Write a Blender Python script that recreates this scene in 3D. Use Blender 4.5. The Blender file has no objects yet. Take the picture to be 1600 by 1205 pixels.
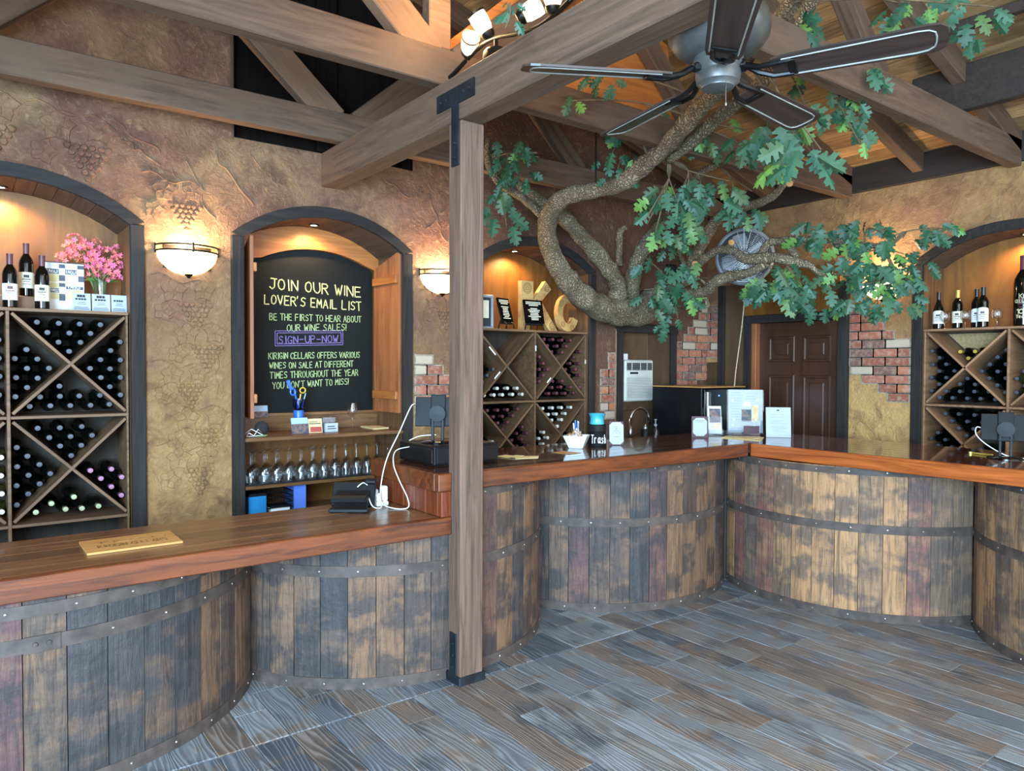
import bpy, math, random
from mathutils import Vector, Matrix
random.seed(11)
SC = bpy.context.scene
COL = SC.collection
R = math.radians

# ---------------------------------------------------------------- camera
FPX, YAW, PITCH, ROLL = 1142.9, R(52.897), R(-1.4095), R(0.209)
fw = Vector((math.cos(YAW)*math.cos(PITCH), math.sin(YAW)*math.cos(PITCH), math.sin(PITCH)))
rt0 = Vector((math.sin(YAW), -math.cos(YAW), 0)); up0 = rt0.cross(fw)
rt = math.cos(ROLL)*rt0 + math.sin(ROLL)*up0
up = -math.sin(ROLL)*rt0 + math.cos(ROLL)*up0
cd = bpy.data.cameras.new('camera'); cam = bpy.data.objects.new('camera', cd); COL.objects.link(cam)
cd.sensor_width = 36; cd.lens = FPX*36/1600; cd.clip_start = 0.05; cd.clip_end = 200
cam.matrix_world = Matrix(((rt.x, up.x, -fw.x, 0), (rt.y, up.y, -fw.y, 0), (rt.z, up.z, -fw.z, 1.6), (0, 0, 0, 1)))
SC.camera = cam
SC.cycles.transparent_max_bounces = 32

# ---------------------------------------------------------------- world, light, exposure
w = bpy.data.worlds.new('daylight'); SC.world = w; w.use_nodes = True
bg = w.node_tree.nodes['Background']
bg.inputs[0].default_value = (0.80, 0.90, 1.0, 1); bg.inputs[1].default_value = 2.3
def area(name, loc, tgt, sx, sy, power, col):
    l = bpy.data.lights.new(name, 'AREA'); l.shape = 'RECTANGLE'; l.size = sx; l.size_y = sy; l.energy = power; l.color = col
    o = bpy.data.objects.new(name, l); COL.objects.link(o); o.location = loc
    o.rotation_euler = (Vector(tgt)-Vector(loc)).to_track_quat('-Z', 'Y').to_euler(); return o
# daylight falling in through the open entrance behind and beside the camera
area('entrance_daylight', (-2.3, -1.6, 1.9), (3.2, 2.6, 0.9), 2.6, 2.6, 620, (0.43, 0.72, 1.0))
vs = SC.view_settings
vs.view_transform = 'Standard'; vs.look = 'None'; vs.gamma = 1.0; vs.use_curve_mapping = False
vs.exposure = 1.05
def lamp(name, loc, power, col, rad=0.03, spot=None, aim=(0, 0, -1), parent=None):
    l = bpy.data.lights.new(name, 'SPOT' if spot else 'POINT'); l.energy = power; l.color = col; l.shadow_soft_size = rad
    if spot: l.spot_size = R(spot); l.spot_blend = 0.6
    o = bpy.data.objects.new(name, l); COL.objects.link(o); o.location = loc
    o.rotation_euler = Vector(aim).to_track_quat('-Z', 'Y').to_euler()
    if parent: o.parent = parent; o.matrix_parent_inverse = Matrix.Translation(parent.location).inverted()
    return o
WARM = (1.0, 0.66, 0.32)

# ---------------------------------------------------------------- materials
def s2l(c):
    return tuple(((x/255)/12.92 if x/255 <= 0.04045 else ((x/255+0.055)/1.055)**2.4) for x in c)
MATS = {}
class NT:
    def __init__(s, name):
        s.m = bpy.data.materials.new(name); s.m.use_nodes = True; s.t = s.m.node_tree; s.n = s.t.nodes; s.l = s.t.links
        s.b = s.n['Principled BSDF']; MATS[name] = s.m
    def add(s, typ, **kw):
        x = s.n.new(typ)
        for k, v in kw.items(): setattr(x, k, v)
        return x
    def link(s, a, b): s.l.new(a, b)
    def coord(s, st=(1, 1, 1), rnd=0, gen=False):
        tc = s.add('ShaderNodeTexCoord'); mp = s.add('ShaderNodeMapping'); mp.inputs['Scale'].default_value = st
        src = tc.outputs['Generated' if gen else 'Object']
        if rnd:
            oi = s.add('ShaderNodeObjectInfo'); mu = s.add('ShaderNodeMath', operation='MULTIPLY'); mu.inputs[1].default_value = rnd
            s.link(oi.outputs['Random'], mu.inputs[0])
            ad = s.add('ShaderNodeVectorMath', operation='ADD'); s.link(src, ad.inputs[0]); s.link(mu.outputs[0], ad.inputs[1]); src = ad.outputs[0]
        s.link(src, mp.inputs['Vector']); return mp.outputs[0]
    def noise(s, vec, scale=5, det=5, dist=0, rough=.55):
        n = s.add('ShaderNodeTexNoise'); n.inputs['Scale'].default_value = scale; n.inputs['Detail'].default_value = det
        n.inputs['Distortion'].default_value = dist; n.inputs['Roughness'].default_value = rough
        s.link(vec, n.inputs['Vector']); return n.outputs['Fac']
    def ramp(s, fac, stops, const=False):
        r = s.add('ShaderNodeValToRGB'); e = r.color_ramp.elements
        if const: r.color_ramp.interpolation = 'CONSTANT'
        while len(e) < len(stops): e.new(0.5)
        for el, (p, c) in zip(e, stops): el.position = p; el.color = (*c, 1) if len(c) == 3 else c
        s.link(fac, r.inputs[0]); return r.outputs[0]
    def mix(s, fac, a, b, mode='MIX'):
        m = s.add('ShaderNodeMix', data_type='RGBA', blend_type=mode)
        for inp, v in ((m.inputs[0], fac), (m.inputs[6], a), (m.inputs[7], b)):
            if hasattr(v, 'links'): s.link(v, inp)
            elif isinstance(v, (int, float)): inp.default_value = v
            else: inp.default_value = (*v, 1)
        return m.outputs[2]
    def math(s, op, a, b=0):
        m = s.add('ShaderNodeMath', operation=op)
        for i, v in enumerate((a, b)):
            if hasattr(v, 'links'): s.link(v, m.inputs[i])
            else: m.inputs[i].default_value = v
        return m.outputs[0]
    def rand(s):
        return s.add('ShaderNodeObjectInfo').outputs['Random']
    def bump(s, h, strength=.3, dist=.01):
        b = s.add('ShaderNodeBump'); b.inputs['Strength'].default_value = strength; b.inputs['Distance'].default_value = dist
        s.link(h, b.inputs['Height']); s.link(b.outputs[0], s.b.inputs['Normal'])
    def out(s, col, rough=.5, metal=0, coat=0, spec=.5):
        if hasattr(col, 'links'): s.link(col, s.b.inputs['Base Color'])
        else: s.b.inputs['Base Color'].default_value = (*col, 1)
        if hasattr(rough, 'links'): s.link(rough, s.b.inputs['Roughness'])
        else: s.b.inputs['Roughness'].default_value = rough
        s.b.inputs['Metallic'].default_value = metal; s.b.inputs['Coat Weight'].default_value = coat
        s.b.inputs['Specular IOR Level'].default_value = spec
        return s.m
def mk(name, c1, c2=None, st=(1, 1, 1), ns=6, rough=.5, metal=0, bump=0, rnd=0, dist=0, det=5, coat=0, lo=.35, hi=.65, spec=.5, bd=.006, vary=0):
    c1 = s2l(c1); c2 = s2l(c2) if c2 else tuple(x*.82 for x in c1)
    n = NT(name); f = n.noise(n.coord(st, rnd), ns, det, dist)
    c = n.ramp(f, [(lo, c1), (hi, c2)])
    if vary:
        v = n.math('MULTIPLY_ADD', n.rand(), 2*vary); v.node.inputs[2].default_value = 1-vary
        c = n.mix(1.0, c, v, 'MULTIPLY')
    if bump: n.bump(f, bump, bd)
    return n.out(c, rough, metal, coat, spec)
def emit(name, col, strength):
    n = NT(name); n.out(s2l(col), .4); n.b.inputs['Emission Color'].default_value = (*s2l(col), 1); n.b.inputs['Emission Strength'].default_value = strength
    f = n.noise(n.coord(), 4); c = n.ramp(f, [(.2, s2l(col)), (.8, tuple(x*.93 for x in s2l(col)))]); n.link(c, n.b.inputs['Emission Color']); return n.m
def wood(name, c1, c2, axis='x', ns=5, rough=.6, bump=.25, c3=None, coat=0, vary=.15, knots=False, spec=.5, str_=14):
    n = NT(name); k = {'x': (1, str_, str_), 'y': (str_, 1, str_), 'z': (str_, str_, 1)}[axis]
    v = n.coord(k, 7.3); f = n.noise(v, ns*.35, 8, 1.2, .62)
    c = n.ramp(f, [(.3, s2l(c1)), (.68, s2l(c2))])
    if c3:
        g = n.noise(n.coord((1, 1, 1), 3.1), 2.2, 3, .4); c = n.mix(n.ramp(g, [(.48, (0, 0, 0)), (.66, (1, 1, 1))]), c, s2l(c3))
    if vary:
        q = n.math('MULTIPLY_ADD', n.rand(), 2*vary); q.node.inputs[2].default_value = 1-vary; c = n.mix(1.0, c, q, 'MULTIPLY')
    n.bump(f, bump, .004)
    return n.out(c, rough, 0, coat, spec)

wood('beam_x', (106, 83, 66), (72, 55, 44), 'x', rough=.8, bump=.35, c3=(90, 72, 58), spec=.25)
wood('beam_warm', (122, 94, 72), (88, 66, 50), 'x', rough=.75, bump=.35, c3=(106, 78, 58), spec=.25)
wood('post_z', (112, 86, 72), (70, 53, 44), 'z', rough=.75, bump=.5, str_=20, spec=.25)
wood('frame_z', (54, 49, 46), (33, 29, 28), 'z', rough=.75, bump=.4, spec=.2)
wood('frame_x', (54, 49, 46), (33, 29, 28), 'x', rough=.75, bump=.4, spec=.2)
wood('plate_y', (58, 44, 35), (36, 27, 22), 'y', rough=.7)
wood('ceil_y', (188, 150, 104), (124, 94, 60), 'y', rough=.65, c3=(136, 104, 70), vary=.36, spec=.25, ns=6)
wood('ply_z', (140, 90, 32), (88, 53, 18), 'z', rough=.5, c3=(108, 66, 22), ns=3, str_=7, bump=.1)
wood('pine_x', (186, 116, 56), (140, 78, 34), 'x', rough=.45, ns=4, bump=.15)
wood('pine_z', (170, 104, 60), (126, 70, 38), 'z', rough=.5, ns=4, bump=.15)
wood('niche_side', (120, 84, 50), (80, 54, 32), 'z', rough=.6, ns=4)
wood('soffit_y', (98, 74, 54), (62, 45, 33), 'y', rough=.7, vary=.25)
wood('rack_x', (132, 98, 68), (82, 58, 38), 'x', rough=.6, bump=.3, vary=.1)
wood('rack_light', (156, 116, 84), (112, 78, 52), 'x', rough=.55, bump=.3, vary=.1)
wood('rack_back', (64, 54, 44), (38, 31, 25), 'z', rough=.8, ns=4)
wood('bar_x', (96, 58, 36), (54, 29, 17), 'x', rough=.14, bump=.04, vary=.2, coat=.4, ns=5)
wood('bar_low', (134, 90, 56), (76, 46, 26), 'x', rough=.28, bump=.08, vary=.28, coat=.08, ns=6, c3=(104, 70, 44))
wood('bar_y', (110, 62, 36), (60, 29, 17), 'y', rough=.12, bump=.03, vary=.2, coat=.5, ns=5)
wood('fascia_x', (124, 62, 26), (62, 27, 11), 'x', rough=.38, bump=.2, ns=6, vary=.08)
wood('fascia_y', (176, 92, 40), (118, 54, 22), 'y', rough=.28, bump=.15, ns=5, vary=.06)
wood('redboard_z', (130, 60, 30), (78, 32, 16), 'z', rough=.25, vary=.25, ns=5)
wood('shelf_x', (134, 92, 54), (80, 52, 30), 'x', rough=.35, vary=.1)
wood('panel_z', (98, 72, 46), (64, 45, 28), 'z', rough=.6, ns=3.2, str_=6, c3=(80, 56, 34))
wood('plaque_wood', (196, 150, 86), (168, 120, 62), 'x', rough=.5, ns=4, bump=.1)
wood('carved', (222, 182, 116), (160, 110, 56), 'x', rough=.6, ns=5, str_=3)
wood('fan_blade', (66, 50, 44), (40, 30, 27), 'x', rough=.45, ns=5, bump=.1, vary=.1)
wood('black_panel', (24, 19, 16), (11, 9, 8), 'z', rough=.95, ns=3, spec=.05)

def plaster(name, hi_col, mid, lo_col, gold, dark_x=None):
    n = NT(name); v = n.coord()
    a = n.noise(v, 1.5, 5, .9, .6); b = n.noise(v, 5.5, 8, .8, .65); c = n.noise(v, 16, 8, 1.6, .7)
    col = n.ramp(a, [(.34, s2l(hi_col)), (.50, s2l(mid)), (.64, s2l(lo_col))])
    # the faux finish turns to old gold towards the floor
    sx = n.add('ShaderNodeSeparateXYZ'); n.link(v, sx.inputs[0])
    zz = n.math('MULTIPLY_ADD', sx.outputs['Z'], -.75); zz.node.inputs[2].default_value = 1.72
    zz = n.math('ADD', zz, n.math('MULTIPLY', n.math('SUBTRACT', b, .5), 2.6))
    col = n.mix(n.ramp(zz, [(.1, (0, 0, 0)), (.75, (1, 1, 1))]), col, s2l(gold))
    if dark_x:                                                       # past the post the colour blends to a deep ox-blood brown
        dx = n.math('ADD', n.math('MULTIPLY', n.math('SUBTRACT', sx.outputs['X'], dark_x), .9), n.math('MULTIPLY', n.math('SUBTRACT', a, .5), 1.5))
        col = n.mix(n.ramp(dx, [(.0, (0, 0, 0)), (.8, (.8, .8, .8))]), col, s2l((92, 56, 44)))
    col = n.mix(n.ramp(b, [(.42, (.0, .0, .0)), (.68, (.7, .7, .7))]), col, tuple(x*.5 for x in s2l(hi_col)), 'MIX')
    col = n.mix(n.ramp(c, [(.54, (0, 0, 0)), (.74, (.4, .4, .4))]), col, s2l((200, 166, 118)), 'MIX')
    h = n.math('ADD', n.math('MULTIPLY', b, 1.0), n.math('MULTIPLY', c, .9))
    n.bump(h, .85, .03)
    return n.out(col, .6, 0, 0, .45)
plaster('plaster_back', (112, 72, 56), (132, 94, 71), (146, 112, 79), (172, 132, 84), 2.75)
plaster('plaster_right', (150, 106, 72), (172, 132, 86), (150, 104, 74), (220, 174, 108))

def brickmat():
    n = NT('brick'); v = n.coord((1, 1, 1), 9)
    c = n.ramp(n.rand(), [(0, s2l((142, 82, 64))), (.3, s2l((164, 98, 76))), (.55, s2l((120, 84, 74))), (.7, s2l((176, 108, 76))), (.84, s2l((182, 164, 142)))], True)
    f = n.noise(v, 30, 6); c = n.mix(n.ramp(f, [(.45, (0, 0, 0)), (.75, (.6, .6, .6))]), c, s2l((184, 160, 138)))
    n.bump(f, .5, .006); return n.out(c, .85, 0, 0, .3)
brickmat()
mk('mortar', (168, 152, 134), (132, 116, 100), ns=40, rough=.95, bump=.5)

def stavemat(name, cols, dark, light):
    n = NT(name); v = n.coord((1, 1, 1), 13.7)
    vz = n.coord((18, 18, 1.3), 13.7); g = n.noise(vz, 2.4, 9, .9, .7); k = len(cols)
    base = n.ramp(n.rand(), [(i/k, s2l(c)) for i, c in enumerate(cols)], True)
    vl = n.coord((1.0, 1.0, 2.4), 51.0); l2 = n.noise(vl, 2.4, 7, .4, .6)
    base = n.mix(n.ramp(l2, [(.48, (0, 0, 0)), (.68, (.6, .6, .6))]), base, s2l(light))
    # old wine and hoop stains running across the stave
    vb = n.coord((1.1, 1.1, 2.3), 29.0); bl = n.math('ADD', n.noise(vb, 2.5, 6, 0, .5), n.math('MULTIPLY', n.math('SUBTRACT', n.noise(v, 26, 6), .5), .28))
    base = n.mix(n.ramp(bl, [(.48, (0, 0, 0)), (.58, (.74, .74, .74))]), base, s2l(dark))
    base = n.mix(n.ramp(g, [(.44, (0, 0, 0)), (.64, (.72, .72, .72))]), base, tuple(x*.6 for x in s2l(dark)))
    n.bump(n.math('ADD', n.math('MULTIPLY', g, 1.6), n.noise(v, 38, 6)), .6, .008)
    return n.out(base, .58, 0, 0, .4)
stavemat('stave', [(86, 69, 59), (120, 88, 63), (69, 62, 60), (97, 77, 63), (93, 65, 61), (63, 59, 58), (114, 84, 61), (82, 68, 61)], (50, 47, 48), (134, 98, 69))
stavemat('stave_tan', [(142, 108, 78), (166, 122, 82), (114, 92, 74), (152, 114, 80), (124, 82, 72), (108, 92, 80), (170, 126, 84), (132, 100, 76)], (80, 69, 64), (180, 136, 94))

mk('hoop', (86, 72, 64), (60, 50, 44), ns=14, rough=.7, metal=.1, bump=.15)
mk('rivet', (190, 186, 178), (150, 146, 140), ns=10, rough=.35, metal=.9)

def floormat():
    n = NT('floor_plank'); v = n.coord((1, 1, 1), 17.3)
    base = n.ramp(n.rand(), [(0, s2l((118, 121, 124))), (.2, s2l((98, 103, 110))), (.4, s2l((124, 118, 112))), (.55, s2l((74, 79, 87))), (.7, s2l((114, 98, 86))), (.86, s2l((136, 138, 140)))], True)
    bl = n.noise(v, 5, 5, .5); base = n.mix(n.ramp(bl, [(.5, (0, 0, 0)), (.68, (.85, .85, .85))]), base, s2l((124, 100, 80)))
    b2 = n.noise(n.coord((1, .6, 1), 43), 4.3, 4, .3); base = n.mix(n.ramp(b2, [(.52, (0, 0, 0)), (.66, (.8, .8, .8))]), base, s2l((62, 64, 68)))
    wv = n.add('ShaderNodeTexWave'); wv.wave_type = 'BANDS'; wv.bands_direction = 'X'
    wv.inputs['Scale'].default_value = 17; wv.inputs['Distortion'].default_value = 30; wv.inputs['Detail'].default_value = 2.0; wv.inputs['Detail Scale'].default_value = .62; wv.inputs['Detail Roughness'].default_value = .45
    n.link(n.coord((1, .11, 1), 23.0), wv.inputs['Vector'])
    base = n.mix(n.ramp(wv.outputs['Fac'], [(.15, (.32, .32, .32)), (.6, (0, 0, 0))]), base, s2l((60, 61, 64)))
    base = n.mix(n.ramp(wv.outputs['Fac'], [(.7, (0, 0, 0)), (.97, (.22, .22, .22))]), base, s2l((186, 188, 190)))
    n.bump(n.math('ADD', wv.outputs['Fac'], n.noise(v, 60, 3)), .32, .004)
    return n.out(base, .36, 0, 0, .55)
floormat()
mk('grout', (158, 158, 158), (130, 130, 130), ns=30, rough=.9)

def bark(name, c1, c2, c3):
    n = NT(name); v = n.coord((1, 1, 1)); vo = n.add('ShaderNodeTexVoronoi'); vo.feature = 'DISTANCE_TO_EDGE'; vo.inputs['Scale'].default_value = 58
    ns = n.noise(v, 6, 6, .5); ad = n.add('ShaderNodeVectorMath', operation='MULTIPLY_ADD'); n.link(v, ad.inputs[0]); ad.inputs[1].default_value = (1, 1, .62)
    nn = n.add('ShaderNodeTexNoise'); nn.inputs['Scale'].default_value = 9; n.link(v, nn.inputs['Vector'])
    sc = n.add('ShaderNodeVectorMath', operation='SCALE'); sc.inputs['Scale'].default_value = .12; n.link(nn.outputs['Color'], sc.inputs[0]); n.link(sc.outputs[0], ad.inputs[2])
    n.link(ad.outputs[0], vo.inputs['Vector'])
    h = n.ramp(vo.outputs['Distance'], [(0, (.25, .25, .25)), (.22, (1, 1, 1))])
    c = n.mix(h, s2l(c3), n.ramp(ns, [(.35, s2l(c1)), (.66, s2l(c2))]))
    n.bump(n.math('ADD', h, n.math('MULTIPLY', ns, .5)), .9, .014); return n.out(c, .9, 0, 0, .2)
bark('bark', (158, 142, 116), (120, 104, 82), (74, 62, 48))
def leafmat():
    n = NT('leaf'); c = n.ramp(n.rand(), [(0, s2l((30, 68, 48))), (.3, s2l((44, 88, 58))), (.55, s2l((58, 96, 76))), (.75, s2l((74, 94, 60))), (.9, s2l((98, 140, 62)))], False)
    f = n.noise(n.coord((1, 1, 1), 5), 12, 4); c = n.mix(n.ramp(f, [(.4, (0, 0, 0)), (.7, (.5, .5, .5))]), c, s2l((40, 74, 50)))
    n.b.inputs['Subsurface Weight'].default_value = 0
    n.bump(f, .3, .003); return n.out(c, .5, 0, 0, .4)
leafmat()
mk('twig', (110, 92, 66), (80, 66, 46), ns=20, rough=.9)

mk('black_metal', (30, 29, 29), (20, 19, 19), ns=12, rough=.42, metal=.6)
mk('strap_metal', (44, 48, 54), (30, 33, 38), ns=18, rough=.5, metal=.5, bump=.1)
mk('fan_metal', (112, 114, 112), (88, 88, 86), ns=10, rough=.42, metal=.6)
mk('bronze', (44, 38, 32), (30, 26, 22), ns=10, rough=.4, metal=.7)
mk('steel', (190, 190, 190), (160, 160, 162), ns=6, rough=.22, metal=1)
mk('white_plastic', (224, 224, 220), (210, 210, 206), ns=6, rough=.4)
mk('grey_plastic', (150, 156, 162), (120, 126, 132), ns=6, rough=.4)
mk('ac_plastic', (206, 204, 192), (188, 186, 174), ns=6, rough=.5)
mk('ac_grille', (150, 150, 140), (128, 128, 120), ns=10, rough=.6)
mk('black_plastic', (20, 20, 22), (12, 12, 14), ns=8, rough=.5, spec=.25)
mk('black_gloss', (10, 11, 14), (6, 7, 9), ns=4, rough=.1)
mk('chalkboard', (17, 18, 17), (26, 27, 25), ns=3, rough=.7, lo=.3, hi=.8, spec=.2)
mk('chalk_yellow', (236, 226, 150), (214, 204, 132), ns=60, rough=.95, bump=.3)
mk('chalk_green', (188, 204, 142), (164, 182, 122), ns=60, rough=.95, bump=.3)
mk('chalk_purple', (138, 116, 172), (116, 96, 150), ns=60, rough=.95, bump=.3)
mk('bottle_glass', (9, 11, 9), (5, 6, 5), ns=5, rough=.08, spec=.6)
mk('bottle_green', (52, 54, 22), (38, 40, 16), ns=5, rough=.1, spec=.6)
mk('cap_grey', (76, 82, 92), (58, 63, 72), ns=20, rough=.4, metal=.2, vary=.15)
mk('cap_red', (112, 62, 70), (86, 44, 52), ns=20, rough=.4, vary=.2)
mk('cap_pink', (176, 122, 150), (150, 100, 128), ns=20, rough=.4, vary=.1)
mk('cap_white', (226, 220, 206), (204, 196, 182), ns=20, rough=.45, vary=.1)
mk('cap_green', (186, 190, 150), (160, 164, 126), ns=20, rough=.4, vary=.1)
mk('cap_gold', (206, 176, 84), (176, 146, 60), ns=20, rough=.35, metal=.3, vary=.1)
mk('cap_black', (30, 30, 34), (20, 20, 24), ns=20, rough=.35)
mk('label_cream', (230, 222, 196), (216, 206, 178), ns=12, rough=.8)
mk('label_white', (232, 232, 226), (220, 220, 214), ns=12, rough=.8)
mk('paper', (174, 180, 184), (164, 170, 174), ns=8, rough=.85)
mk('paper_cream', (226, 206, 150), (212, 190, 132), ns=8, rough=.85)
mk('ink', (52, 54, 58), (40, 42, 46), ns=30, rough=.9)
mk('print_photo', (120, 96, 88), (60, 66, 80), ns=40, rough=.6, lo=.42, hi=.56)
mk('print_red', (176, 76, 62), (150, 60, 50), ns=20, rough=.7)
mk('print_sky', (150, 180, 210), (170, 192, 214), ns=10, rough=.6)
mk('burgundy', (84, 44, 52), (66, 34, 42), ns=8, rough=.6)
mk('teal', (70, 172, 186), (50, 146, 164), ns=9, rough=.25)
mk('blue_bin', (36, 136, 190), (26, 112, 166), ns=6, rough=.4)
mk('blue_book', (96, 132, 214), (78, 112, 196), ns=4, rough=.5)
mk('blue_plastic', (52, 110, 200), (40, 90, 176), ns=6, rough=.35)
mk('yellow_plastic', (226, 186, 60), (204, 164, 44), ns=6, rough=.35)
mk('ceramic', (226, 230, 226), (212, 216, 212), ns=5, rough=.15)
mk('candy', (206, 196, 190), (170, 150, 170), ns=40, rough=.4, lo=.45, hi=.55)
mk('candy_gold', (216, 186, 130), (186, 150, 96), ns=30, rough=.4)
mk('speaker_cloth', (40, 40, 42), (28, 28, 30), ns=90, rough=.9, bump=.3)
mk('flower', (232, 128, 150), (222, 96, 140), ns=14, rough=.7, vary=.15)
mk('flower_coral', (240, 140, 120), (232, 110, 110), ns=14, rough=.7, vary=.15)
mk('stem_green', (92, 122, 60), (64, 92, 44), ns=14, rough=.6)
mk('door_brown', (72, 44, 34), (60, 36, 28), ns=3, rough=.28, st=(1, 8, 1))
mk('cable_white', (226, 224, 216), (212, 210, 202), ns=8, rough=.45)
mk('rope', (206, 190, 156), (176, 158, 126), ns=50, rough=.9)
mk('blue_led', (40, 110, 255), ns=4)
emit('sconce_glass', (255, 226, 160), 3.6)
emit('bulb_glass', (255, 224, 170), 2.6)
emit('downlight', (255, 226, 170), 25.0)
emit('led_blue', (50, 120, 255), 4.0)
def thinglass(name, tint, refl=.10):
    n = NT(name); n.n.remove(n.b); o = n.n['Material Output']
    tr = n.add('ShaderNodeBsdfTransparent'); gl = n.add('ShaderNodeBsdfGlossy'); gl.inputs['Roughness'].default_value = .03
    lw = n.add('ShaderNodeLayerWeight'); lw.inputs['Blend'].default_value = .35
    f = n.noise(n.coord(), 3); c = n.ramp(f, [(.3, tint), (.7, tuple(x*.97 for x in tint))]); n.link(c, tr.inputs['Color'])
    fa = n.math('MULTIPLY_ADD', lw.outputs['Facing'], .30); fa.node.inputs[2].default_value = refl
    mx = n.add('ShaderNodeMixShader'); n.link(fa, mx.inputs[0]); n.link(tr.outputs[0], mx.inputs[1]); n.link(gl.outputs[0], mx.inputs[2]); n.link(mx.outputs[0], o.inputs[0])
thinglass('glass', (.985, .99, .99), .07); thinglass('acrylic', (.90, .93, .95), .06); thinglass('glass_blue', (.35, .5, .8), .1)

# ---------------------------------------------------------------- mesh helpers
class G:
    def __init__(s): s.v = []; s.f = []; s.m = []
    def add(s, v, f, mi=0):
        b = len(s.v); s.v += [tuple(x) for x in v]; s.f += [tuple(i+b for i in q) for q in f]; s.m += [mi]*len(f); return s
    def box(s, lo, hi, mi=0, M=None):
        (a, b, c), (d, e, g) = lo, hi
        v = [(a, b, c), (d, b, c), (d, e, c), (a, e, c), (a, b, g), (d, b, g), (d, e, g), (a, e, g)]
        if M: v = [M @ Vector(p) for p in v]
        return s.add(v, [(0, 3, 2, 1), (4, 5, 6, 7), (0, 1, 5, 4), (1, 2, 6, 5), (2, 3, 7, 6), (3, 0, 4, 7)], mi)
    def cbox(s, lo, hi, k=.004, mi=0, M=None):                       # chamfered box
        x, y, z = (lo[0], hi[0]), (lo[1], hi[1]), (lo[2], hi[2]); v = []; ix = {}
        for i in (0, 1):
            for j in (0, 1):
                for l in (0, 1):
                    d = (k if i == 0 else -k, k if j == 0 else -k, k if l == 0 else -k)
                    for a in range(3):
                        p = [x[i]+d[0], y[j]+d[1], z[l]+d[2]]; p[a] -= d[a]; ix[i, j, l, a] = len(v); v.append(tuple(p))
        f = []
        for a, (b, c) in ((0, (1, 2)), (1, (2, 0)), (2, (0, 1))):
            for sd in (0, 1):
                q = []
                for u, w_ in ((0, 0), (1, 0), (1, 1), (0, 1)):
                    t = [0, 0, 0]; t[a] = sd; t[b] = u; t[c] = w_; q.append(ix[t[0], t[1], t[2], a])
                f.append(tuple(q if sd else q[::-1]))
        for a, b, c in ((0, 1, 2), (1, 2, 0), (2, 0, 1)):
            for u in (0, 1):
                for w_ in (0, 1):
                    t0 = [0, 0, 0]; t0[b] = u; t0[c] = w_; t1 = list(t0); t1[a] = 1
                    q = [ix[(*t0, b)], ix[(*t1, b)], ix[(*t1, c)], ix[(*t0, c)]]
                    f.append(tuple(q if (u == w_) else q[::-1]))
        for i in (0, 1):
            for j in (0, 1):
                for l in (0, 1):
                    q = [ix[i, j, l, 0], ix[i, j, l, 1], ix[i, j, l, 2]]; f.append(tuple(q if (i+j+l) % 2 else q[::-1]))
        if M: v = [M @ Vector(p) for p in v]
        return s.add(v, f, mi)
    def tube(s, pts, rad, seg=8, mi=0, cap=True, close=False):
        P = [Vector(p) for p in pts]; n = len(P)
        if not hasattr(rad, '__len__'): rad = [rad]*n
        v = []; prev = None
        for i, p in enumerate(P):
            if close: t = P[(i+1) % n]-P[i-1]
            else: t = P[min(i+1, n-1)]-P[max(i-1, 0)]
            t.normalize()
            if prev is None:
                a = Vector((0, 0, 1)) if abs(t.z) < .9 else Vector((1, 0, 0)); u = t.cross(a).normalized()
            else: u = (prev-t*prev.dot(t)).normalized()
            prev = u; w_ = t.cross(u)
            for k in range(seg):
                an = 2*math.pi*k/seg; v.append(p+rad[i]*(math.cos(an)*u+math.sin(an)*w_))
        f = []
        for i in range(n if close else n-1):
            for k in range(seg):
                a, b = i*seg+k, i*seg+(k+1) % seg; c, d = ((i+1) % n)*seg+(k+1) % seg, ((i+1) % n)*seg+k; f.append((a, b, c, d))
        if cap and not close: f.append(tuple(range(seg))[::-1]); f.append(tuple((n-1)*seg+k for k in range(seg)))
        return s.add(v, f, mi)
    def lathe(s, prof, seg=16, mi=0, M=None, arc=2*math.pi, a0=0):
        full = arc > 6.28; n = len(prof); k2 = seg if full else seg+1; v = []
        for k in range(k2):
            a = a0+arc*k/seg
            for r_, z in prof: v.append((r_*math.cos(a), r_*math.sin(a), z))
        f = []
        for k in range(seg):
            k1 = (k+1) % seg if full else k+1
            for i in range(n-1): f.append((k*n+i, k1*n+i, k1*n+i+1, k*n+i+1))
        if M: v = [M @ Vector(p) for p in v]
        return s.add(v, f, mi)
    def prism(s, poly, ax, a, b, mi=0):                               # polygon in the two other axes, swept along ax from a to b
        def put(p, t): q = list(p); q.insert(ax, t); return tuple(q)
        n = len(poly); v = [put(p, a) for p in poly]+[put(p, b) for p in poly]
        f = [tuple(range(n)), tuple(range(2*n-1, n-1, -1))]+[(i, i+n, (i+1) % n+n, (i+1) % n) for i in range(n)]
        return s.add(v, f, mi)
    def mesh(s, name):
        me = bpy.data.meshes.new(name); me.from_pydata(s.v, [], s.f)
        if any(s.m):
            me.polygons.foreach_set('material_index', s.m)
        me.update(); return me
def obj(name, g, mats, parent=None, smooth=False, local=False, recalc=True):
    me = g.mesh(name) if isinstance(g, G) else g
    if isinstance(g, G) and recalc:
        import bmesh
        bm = bmesh.new(); bm.from_mesh(me); bmesh.ops.recalc_face_normals(bm, faces=bm.faces); bm.to_mesh(me); bm.free()
    if isinstance(g, G):
        for m in (mats if isinstance(mats, (list, tuple)) else [mats]): me.materials.append(MATS[m])
        if smooth:
            me.polygons.foreach_set('use_smooth', [True]*len(me.polygons))
            if smooth is not True: me.set_sharp_from_angle(angle=R(smooth))
    o = bpy.data.objects.new(name, me); COL.objects.link(o)
    if parent:
        o.parent = parent
        if not local: o.matrix_parent_inverse = MW[parent].inverted()
    MW[o] = MW[parent].copy() if (parent and local) else Matrix.Identity(4)
    return o
MW = {}
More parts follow.
